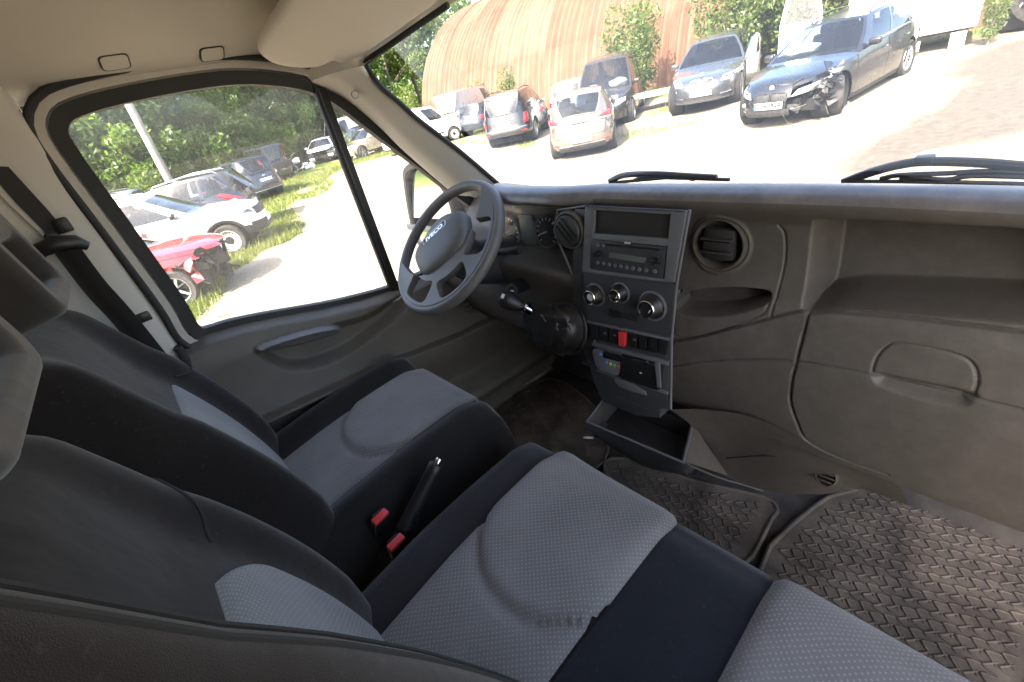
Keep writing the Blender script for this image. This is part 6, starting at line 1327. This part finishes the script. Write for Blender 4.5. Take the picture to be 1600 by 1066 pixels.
sor = Car('black_off_roader', 'black off-roader seen from behind with square red tail lamps and roof rails', 'car', 'black', 13.4, 14.45, R_(33), W=1.87, wb=2.71, of=.85, orr=1.0, R=.37, sill=.36, roof=1.72, ws=.85, rf=.1, rr=-2.05, rs=-2.28, yr=.66, nr=5, belt=[(-9, 1.10), (-.3, 1.08), (.6, 1.05), (1.3, .98), (1.8, .90), (2.2, .8)], tailp=[(.20, -.05), (.40, .06), (.56, .07), (.62, 0), (.82, -.02), (1.05, -.05), (1.5, -.1)], wins=[(.10, .36), (.39, .63), (.66, .92)], rails=2, spokes=6, tint=1)
for sd in (1, -1):
    t_ = sor.patch('tail_lamp', 'tail', [(.72, .72), (.97, .72), (.99, 1.03), (.76, 1.03)], 'r', sd, off=.02, bulge=.015); sor.patch('lamp_lens', 'reflector', [(.76, .85), (.96, .85), (.96, .90), (.77, .90)], 'r', sd, off=.026, parent=t_, nu=3, nv=2); sor.patch('bumper_reflector', 'tail', [(.62, .47), (.86, .47), (.86, .51), (.62, .51)], 'r', sd, off=.012)
sor.patch('bumper_pad', 'carblack', [(-.9, .50), (.9, .50), (.9, .62), (-.9, .62)], 'r', 1, off=.012, nu=14); sor.patch('bumper_strip', 'alloy', [(-.8, .60), (.8, .60), (.8, .625), (-.8, .625)], 'r', 1, off=.02, nu=14); sor.patch('tailgate_bar', 'chrome', [(-.36, .90), (.36, .90), (.36, .93), (-.36, .93)], 'r', 1, off=.03)
sor.plate('r', .79, None, off=.04); sor.patch('badge', 'chrome', [(-.07, .955), (.07, .955), (.07, 1.0), (-.07, 1.0)], 'r', 1, off=.02); sor.seams((.95, -.15, -1.15), (.05, -.95), .42); sor.sills(.46); MB().box((-2.1, .1, 1.60), (.05, .9, .02), bev=.008).build('spoiler', sor.P, sor.o, local=True)
MB().box((-1.8, 0, .25), (.5, 1.0, .18), bev=.05).build('tow_frame', M['well'], sor.o, local=True)
mpv = Car('people_carrier', 'dark people carrier facing out with white airbags on its dashboard', 'car', 'brown', 14.35, 10.75, R_(207), W=1.98, wb=2.8, of=.9, orr=1.0, R=.34, sill=.27, roof=1.92, ws=1.05, rf=.25, rr=-2.25, rs=-2.38, yr=.70, belt=[(-9, 1.08), (-.3, 1.06), (.6, 1.04), (1.3, .98), (1.8, .88), (2.2, .76)], wins=[(.10, .34), (.37, .62), (.65, .93)], nf=3.0, spokes=5)
mpv.std_front(.68, .50, .95, .14); mpv.seams((1.1, .1, -.9), (.3, -.75)); mpv.sills(.32); mpv.blob((.75, .42, 1.16), (.18, .30, .14), 'airbag', 'bag', 4); mpv.blob((.75, -.45, 1.14), (.16, .26, .11), 'airbag', 'bag', 5)
slv = Car('silver_saloon', 'silver car mostly hidden between the black off-roader and beige hatchback', 'car', 'silver', 16.8, 14.4, R_(30), W=1.76, roof=1.45)
slv.both('tail_lamp', 'tail', [(.60, .72), (.95, .72), (.95, .86), (.62, .86)], end='r'); slv.plate('r', .55); slv.seams((.8, -.3))
cv = Car('white_van', 'small white panel van parked side on left of the black off-roader', 'van', 'white', 13.6, 22.0, R_(-16), W=1.8, wb=2.7, of=.85, orr=.85, R=.32, sill=.25, roof=1.82, ws=1.25, rf=.55, rr=-2.05, rs=-2.15, yr=.74, wins=[(.04, .28)], belt=[(-9, 1.12), (.4, 1.10), (1.2, 1.05), (1.6, .96), (2.0, .84), (2.3, .7)], rim='steelrim', panel_van=True, clad=.40)
cv.std_front(.70, .45, .95, .16); cv.seams((1.05, .1, -.7), (.25,)); cv.patch('side_trim', 'carblack', [(-.9, .48), (.9, .48), (.9, .55), (-.9, .55)], 's', -1, off=.012)
drk = Car('dark_saloon', 'dark saloon with red tail lamps half hidden between white van and black off-roader', 'car', 'dkblue', 17.2, 21.0, R_(22), W=1.8, roof=1.44); drk.both('tail_lamp', 'tail', [(.55, .74), (.95, .74), (.95, .88), (.60, .88)], end='r'); drk.plate('r', .72); drk.seams((.8, -.3))
big = Car('grey_panel_van', 'pale panel van standing behind the small white van', 'van', 'pale', 18.6, 24.2, R_(22), W=2.0, wb=3.2, of=.9, orr=.9, R=.34, sill=.3, roof=2.15, ws=1.45, rf=.8, rr=-2.45, rs=-2.5, yr=.85, wins=[(.04, .24)], belt=[(-9, 1.2), (.6, 1.2), (1.4, 1.12), (1.9, 1.0), (2.4, .8)], panel_van=True, rim='steelrim')
big.seams((1.2, .2)); big.both('tail_lamp', 'tail', [(.85, .8), (.98, .8), (.98, 1.1), (.85, 1.1)], end='r')
# ------ far side, by the wood
gold = Car('beige_saloon', 'pale beige car parked far away beside the grass strip', 'car', 'gold', 13.2, 27.8, R_(197), roof=1.46, W=1.76, spokes=5); gold.std_front(); gold.seams((.8, -.3), (-.1,)); gold.sills()
fdk = Car('dark_estate', 'dark blue car in the far row right behind the pale beige car', 'car', 'dkblue', 14.0, 31.6, R_(200), roof=1.55); fdk.std_front(); fdk.seams((.8, -.3))
fwv = Car('white_lorry_cab', 'white van with a bluish window in the far row behind the dark blue car', 'van', 'white', 15.4, 35.8, R_(210), W=1.95, roof=2.3, ws=1.5, rf=.95, wins=[(.04, .30)], panel_van=True, belt=[(-9, 1.25), (1.2, 1.2), (2.2, .9)], rr=-2.0); fwv.std_front()
fwr = Car('white_wreck', 'white wrecked car with a broken dark front in the far row', 'car', 'white', 12.4, 33.0, R_(238), roof=1.42, cut=lambda x, y, z: x > 1.5 and z < .75); fwr.crumple((1.6, 0, .5), (.5, 1.5, .5), 50, 'carblack', 'broken_front', 8); fwr.seams((.8, -.3))
# ------ left row, noses and tails to the track
def smashed(x, y, z): return (x > 1.62 and z < .66+.04*math.sin(y*9)) or (x > 1.82 and z < .74) or (x > 1.45 and z < .50)
red = Car('red_hatchback', 'crashed red hatchback without its front bumper, nearest the van window', 'car', 'red', -.65, 10.15, R_(-24), W=1.75, wb=2.55, of=.85, orr=.75, R=.315, sill=.22, roof=1.47, ws=.85, rf=0, rr=-1.5, rs=-1.85, nf=3.0, belt=[(-9, 1.0), (-.3, .98), (.6, .95), (1.2, .90), (1.6, .84), (2.1, .74)], crown=.05, cut=smashed, spokes=7)
red.crumple((1.70, -.10, .46), (.34, 1.35, .38), 70, 'carblack', 'broken_front', 1); red.crumple((1.50, -.80, .56), (.42, .12, .34), 3, red.P, 'torn_wing', 2); red.crumple((1.70, 0, .62), (.34, 1.3, .25), 40, 'well', 'bare_radiator', 4); red.crumple((1.66, .30, .52), (.25, .8, .25), 7, red.P, 'bent_metal', 9)
MB().box((1.30, 0, .48), (.5, 1.45, .42), bev=.05).build('engine_block', M['well'], red.o, local=True); red.seams((.85, -.3), (-.1,)); red.sills(.28)
red.patch('bonnet_gap', 'well', [(.90, .845), (1.75, .74), (1.75, .752), (.90, .857)], 's', -1, off=.004, nu=10, nv=1)
dus = Car('white_suv', 'white off-road car with plain steel wheels and dark lower bumper', 'car', 'white', .72, 13.1, R_(-22), W=1.82, wb=2.67, of=.82, orr=.85, R=.345, sill=.30, roof=1.63, ws=.88, rf=.05, rr=-1.75, rs=-2.05, yr=.63, nf=3.2, belt=[(-9, 1.10), (-.3, 1.08), (.7, 1.06), (1.3, 1.02), (1.75, .96), (2.2, .86)], crown=.05, wins=[(.09, .42), (.45, .72), (.75, .88)], rim='steelrim', clad=.58, rails=1, mirP=P_['black'], nose=[(.18, -.10), (.30, -.02), (.45, 0), (.66, -.01), (.80, -.03), (.92, -.10), (1.1, -.3)])
for sd in (1, -1):
    h_ = dus.patch('headlight', 'lamp', [(.50, .74), (1.02, .77), (1.10, .90), (.52, .89)], 'f', sd, off=.012, bulge=.02); dus.patch('lamp_bezel', 'lampdark', [(.58, .77), (.86, .79), (.88, .87), (.60, .86)], 'f', sd, off=.03, parent=h_)
    MB().tube([dus.sd_pt(sd, dus.wb/2+.42*math.cos(t), .345+.42*math.sin(t))+np.array([0, sd*.008, 0]) for t in np.linspace(.1, 3.05, 18)], .035, 8, flat=.5).build('arch_trim', M['carblack'], dus.o, local=True)
dus.patch('grille', 'carblack', [(-.5, .70), (.5, .70), (.52, .86), (-.52, .86)], 'f', 1, off=.012, nu=12); dus.plate('f', .52); dus.seams((.92, -.22, -1.1), (0, -.95), .6); dus.sills(.42)
dsv = Car('dark_suv', 'dark blue off-road car behind the white one with a large red tail lamp', 'car', 'dkblue', 1.15, 15.9, R_(158), W=1.85, wb=2.66, of=.9, orr=.9, R=.35, sill=.32, roof=1.66, ws=.85, rf=.05, rr=-1.95, rs=-2.3, yr=.64, belt=[(-9, 1.14), (-.3, 1.08), (.6, 1.04), (1.3, .98), (2, .85)], wins=[(.10, .36), (.39, .63), (.66, .88)], clad=.5, rails=1, tailp=[(.20, -.08), (.40, 0), (.60, 0), (.80, -.03), (1.05, -.10), (1.3, -.2)])
dsv.both('tail_lamp', 'tail', [(.62, .90), (.93, .88), (1.14, 1.10), (1.00, 1.14)], end='r', off=.018, bulge=.02); dsv.plate('r', .7); dsv.seams((.9, -.2, -1.1), (0, -.95), .5); dsv.both('lamp_lens', 'reflector', [(.78, .89), (.93, .87), (1.0, .92), (.84, .95)], end='r', off=.03)
wwg = Car('white_estate_car', 'white estate car with an upright red tail lamp behind the dark blue one', 'car', 'white', 1.4, 20.6, R_(160), W=1.8, wb=2.7, of=.85, orr=1.0, roof=1.50, rr=-2.0, rs=-2.35, wins=[(.10, .36), (.39, .63), (.66, .92)])
wwg.both('tail_lamp', 'tail', [(.72, .80), (.98, .80), (1.28, 1.02), (1.12, 1.02)], end='r', off=.02, bulge=.02); MB().prism([(-1.98, .60, 1.40), (-2.28, .66, 1.02), (-2.20, .78, 1.02), (-1.92, .66, 1.40)], (-.02, .02, .01)).build('upright_lamp', M['tail'], wwg.o, local=True)
slr = Car('silver_estate_car', 'silver car with roof rails, farthest back in the left row', 'car', 'silver', -1.1, 17.7, R_(158), W=1.8, roof=1.74, rails=2, rr=-2.0, rs=-2.3, wins=[(.10, .36), (.39, .63), (.66, .92)])
suv = Car('black_suv', 'black off-road car seen from behind with a clear and red tail lamp', 'car', 'dkblue', 4.55, 23.0, R_(106), W=1.86, wb=2.66, of=.9, orr=.95, R=.35, sill=.32, roof=1.66, ws=.85, rf=.05, rr=-1.95, rs=-2.25, yr=.64, nr=4.6, belt=[(-9, 1.10), (-.3, 1.06), (.6, 1.04), (1.3, .98), (2, .85)], clad=.5, wins=[(.10, .36), (.39, .63), (.66, .88)])
suv.patch('tail_lamp', 'reflector', [(.58, .90), (1.05, .92), (1.10, 1.04), (.70, 1.02)], 'r', -1, off=.02, bulge=.02); suv.patch('tail_lamp', 'tail', [(.58, .90), (1.05, .92), (1.10, 1.04), (.70, 1.02)], 'r', 1, off=.02, bulge=.02)
suv.plate('r', .78, off=.03); suv.patch('bumper_strip', 'alloy', [(-.8, .40), (.8, .40), (.8, .43), (-.8, .43)], 'r', 1, off=.02, nu=14); suv.patch('badge', 'chrome', [(-.06, .92), (.06, .92), (.06, .97), (-.06, .97)], 'r', 1, off=.015); MB().tube([suv.side(.95, 1, 1)*np.array([1, y, 1])+np.array([-.03, 0, -.02]) for y in np.linspace(-1, 1, 9)], .02, 8).build('spoiler', M['alloy'], suv.o, local=True)
fmv = Car('dark_minivan', 'dark minivan with a red tail lamp far off under the trees', 'car', 'dkblue', 7.3, 29.3, R_(100), W=1.85, roof=1.85, rr=-2.2, rs=-2.3, belt=[(-9, 1.15), (1, 1.1), (2, .9)]); fmv.both('tail_lamp', 'tail', [(.78, .85), (.95, .85), (.98, 1.25), (.82, 1.25)], end='r', off=.02); fmv.plate('r', .7)
# ------ other things of the yard
bx_ = thing('white_box_body', 'white box body standing on blocks behind the black estate car', 'box body', (15.7, 2.75, groundz(16, 2.5)-.12), R_(8), world_loc=True)
MB().box((1.3, .35, 1.75), (2.4, 2.5, 2.5), bev=.06).build('shell', P_['white'], bx_, local=True, smooth=40)
MB().box((.08, .55, .30), (.03, 1.0, .22), bev=.01).build('skirt_rail', M['steelrim'], bx_, local=True)
for (x, y) in ((.25, -.6), (.25, 1.35), (2.2, -.6), (2.2, 1.35)): MB().box((x, y, .22), (.3, .28, .48), bev=.02).build('support_block', M['palebark'], bx_, local=True)
MB().box((.085, .35, .56), (.03, 2.46, .10), bev=.01).build('bottom_rail', M['steelrim'], bx_, local=True)
fr = thing('white_door_frame', 'white glazed van door leaning against the shrubs behind the black estate', 'van door', (15.9, 5.5, groundz(15.9, 5.5)), R_(10), world_loc=True)
o_ = [(-.5, .3), (.5, .3), (.52, 1.3), (.36, 2.25), (-.30, 2.25), (-.48, 1.3)]; i_ = [(-.38, 1.3), (.42, 1.3), (.41, 1.4), (.28, 2.14), (-.22, 2.14), (-.37, 1.4)]
MB().ring([(.12*z, y, z) for y, z in o_], [(.12*z, y, z) for y, z in i_], (.05, 0, 0)).build('frame', P_['white'], fr, local=True, smooth=None); MB().prism([(.12*z+.02, y, z) for y, z in i_], (.006, 0, 0)).build('pane', M['sideglass'], fr, local=True)
pk = thing('white_barrier', 'low white plank barrier on posts beside the grey car', 'barrier', (14.3, 9.3, groundz(14.3, 9.3)), R_(-68), world_loc=True)
MB().box((0, 0, .52), (2.4, .05, .16), bev=.01).build('plank', P_['white'], pk, local=True); MB().box((0, .45, .53), (2.3, .9, .03)).build('board', M['palebark'], pk, local=True)
for x in (-1.0, 1.0): MB().box((x, .05, .22), (.07, .07, .5), bev=.006).build('post', M['palebark'], pk, local=True)
wr = thing('black_wreck', 'dark wrecked car front standing on its side by the white box body', 'wrecked car', (17.0, 1.0, groundz(17.0, 1.0)-.15), R_(175), world_loc=True)
MB().box((-.3, 0, .95), (.8, 1.5, 1.6), bev=.25, seg=4).build('hull', M['carblack'], wr, local=True, smooth=50)
MB().lathe([(.62, -.1), (.72, .0), (.68, .12), (.55, .14)], (.15, .12, .95), (1, .1, 0), 30, cap=False).build('tyre', M['tyre'], wr, local=True, smooth=50)
rr_ = np.random.default_rng(5); m_ = MB()
for k in range(40): c = np.array([.2, 0, .9])+rr_.uniform(-1, 1, 3)*np.array([.12, .55, .55]); d = nrm(rr_.normal(size=3))*rr_.uniform(.08, .3); m_.tube([c, c+d], .018, 6)
m_.build('bent_parts', M['alloy'], wr, local=True)
bk_ = thing('scrap_heap', 'heap of white and dark car scrap at the far edge of the wood', 'scrap', (9.25, 30.0, groundz(9.25, 30.0)), 0, world_loc=True); m1, m2 = MB(), MB()
for k in range(30): c = rr_.uniform(-1, 1, 3)*np.array([1.3, .6, .35])+np.array([0, 0, .4]); (m1 if k % 3 else m2).box(c, rr_.uniform(.12, .5, 3), np.array(Matrix.Rotation(rr_.uniform(0, 3), 3, nrm(rr_.normal(size=3)).tolist())), bev=.03)
m1.build('white_panels', P_['white'], bk_, local=True); m2.build('dark_parts', M['carblack'], bk_, local=True); MB().lathe([(.30, -.08), (.34, 0), (.30, .08)], (.1, -.5, .75), (.2, -1, 0), 22, cap=False).build('tyre', M['tyre'], bk_, local=True)
pole = thing('wooden_pole', 'leaning pale wooden pole rising among the trees behind the white car', 'pole', (2.45, 25.0, 0), 0, world_loc=True); MB().tube([(0, 0, -.2), (.35, .1, 9)], [.17, .12], 12).build('shaft', M['palebark'], pole, local=True)
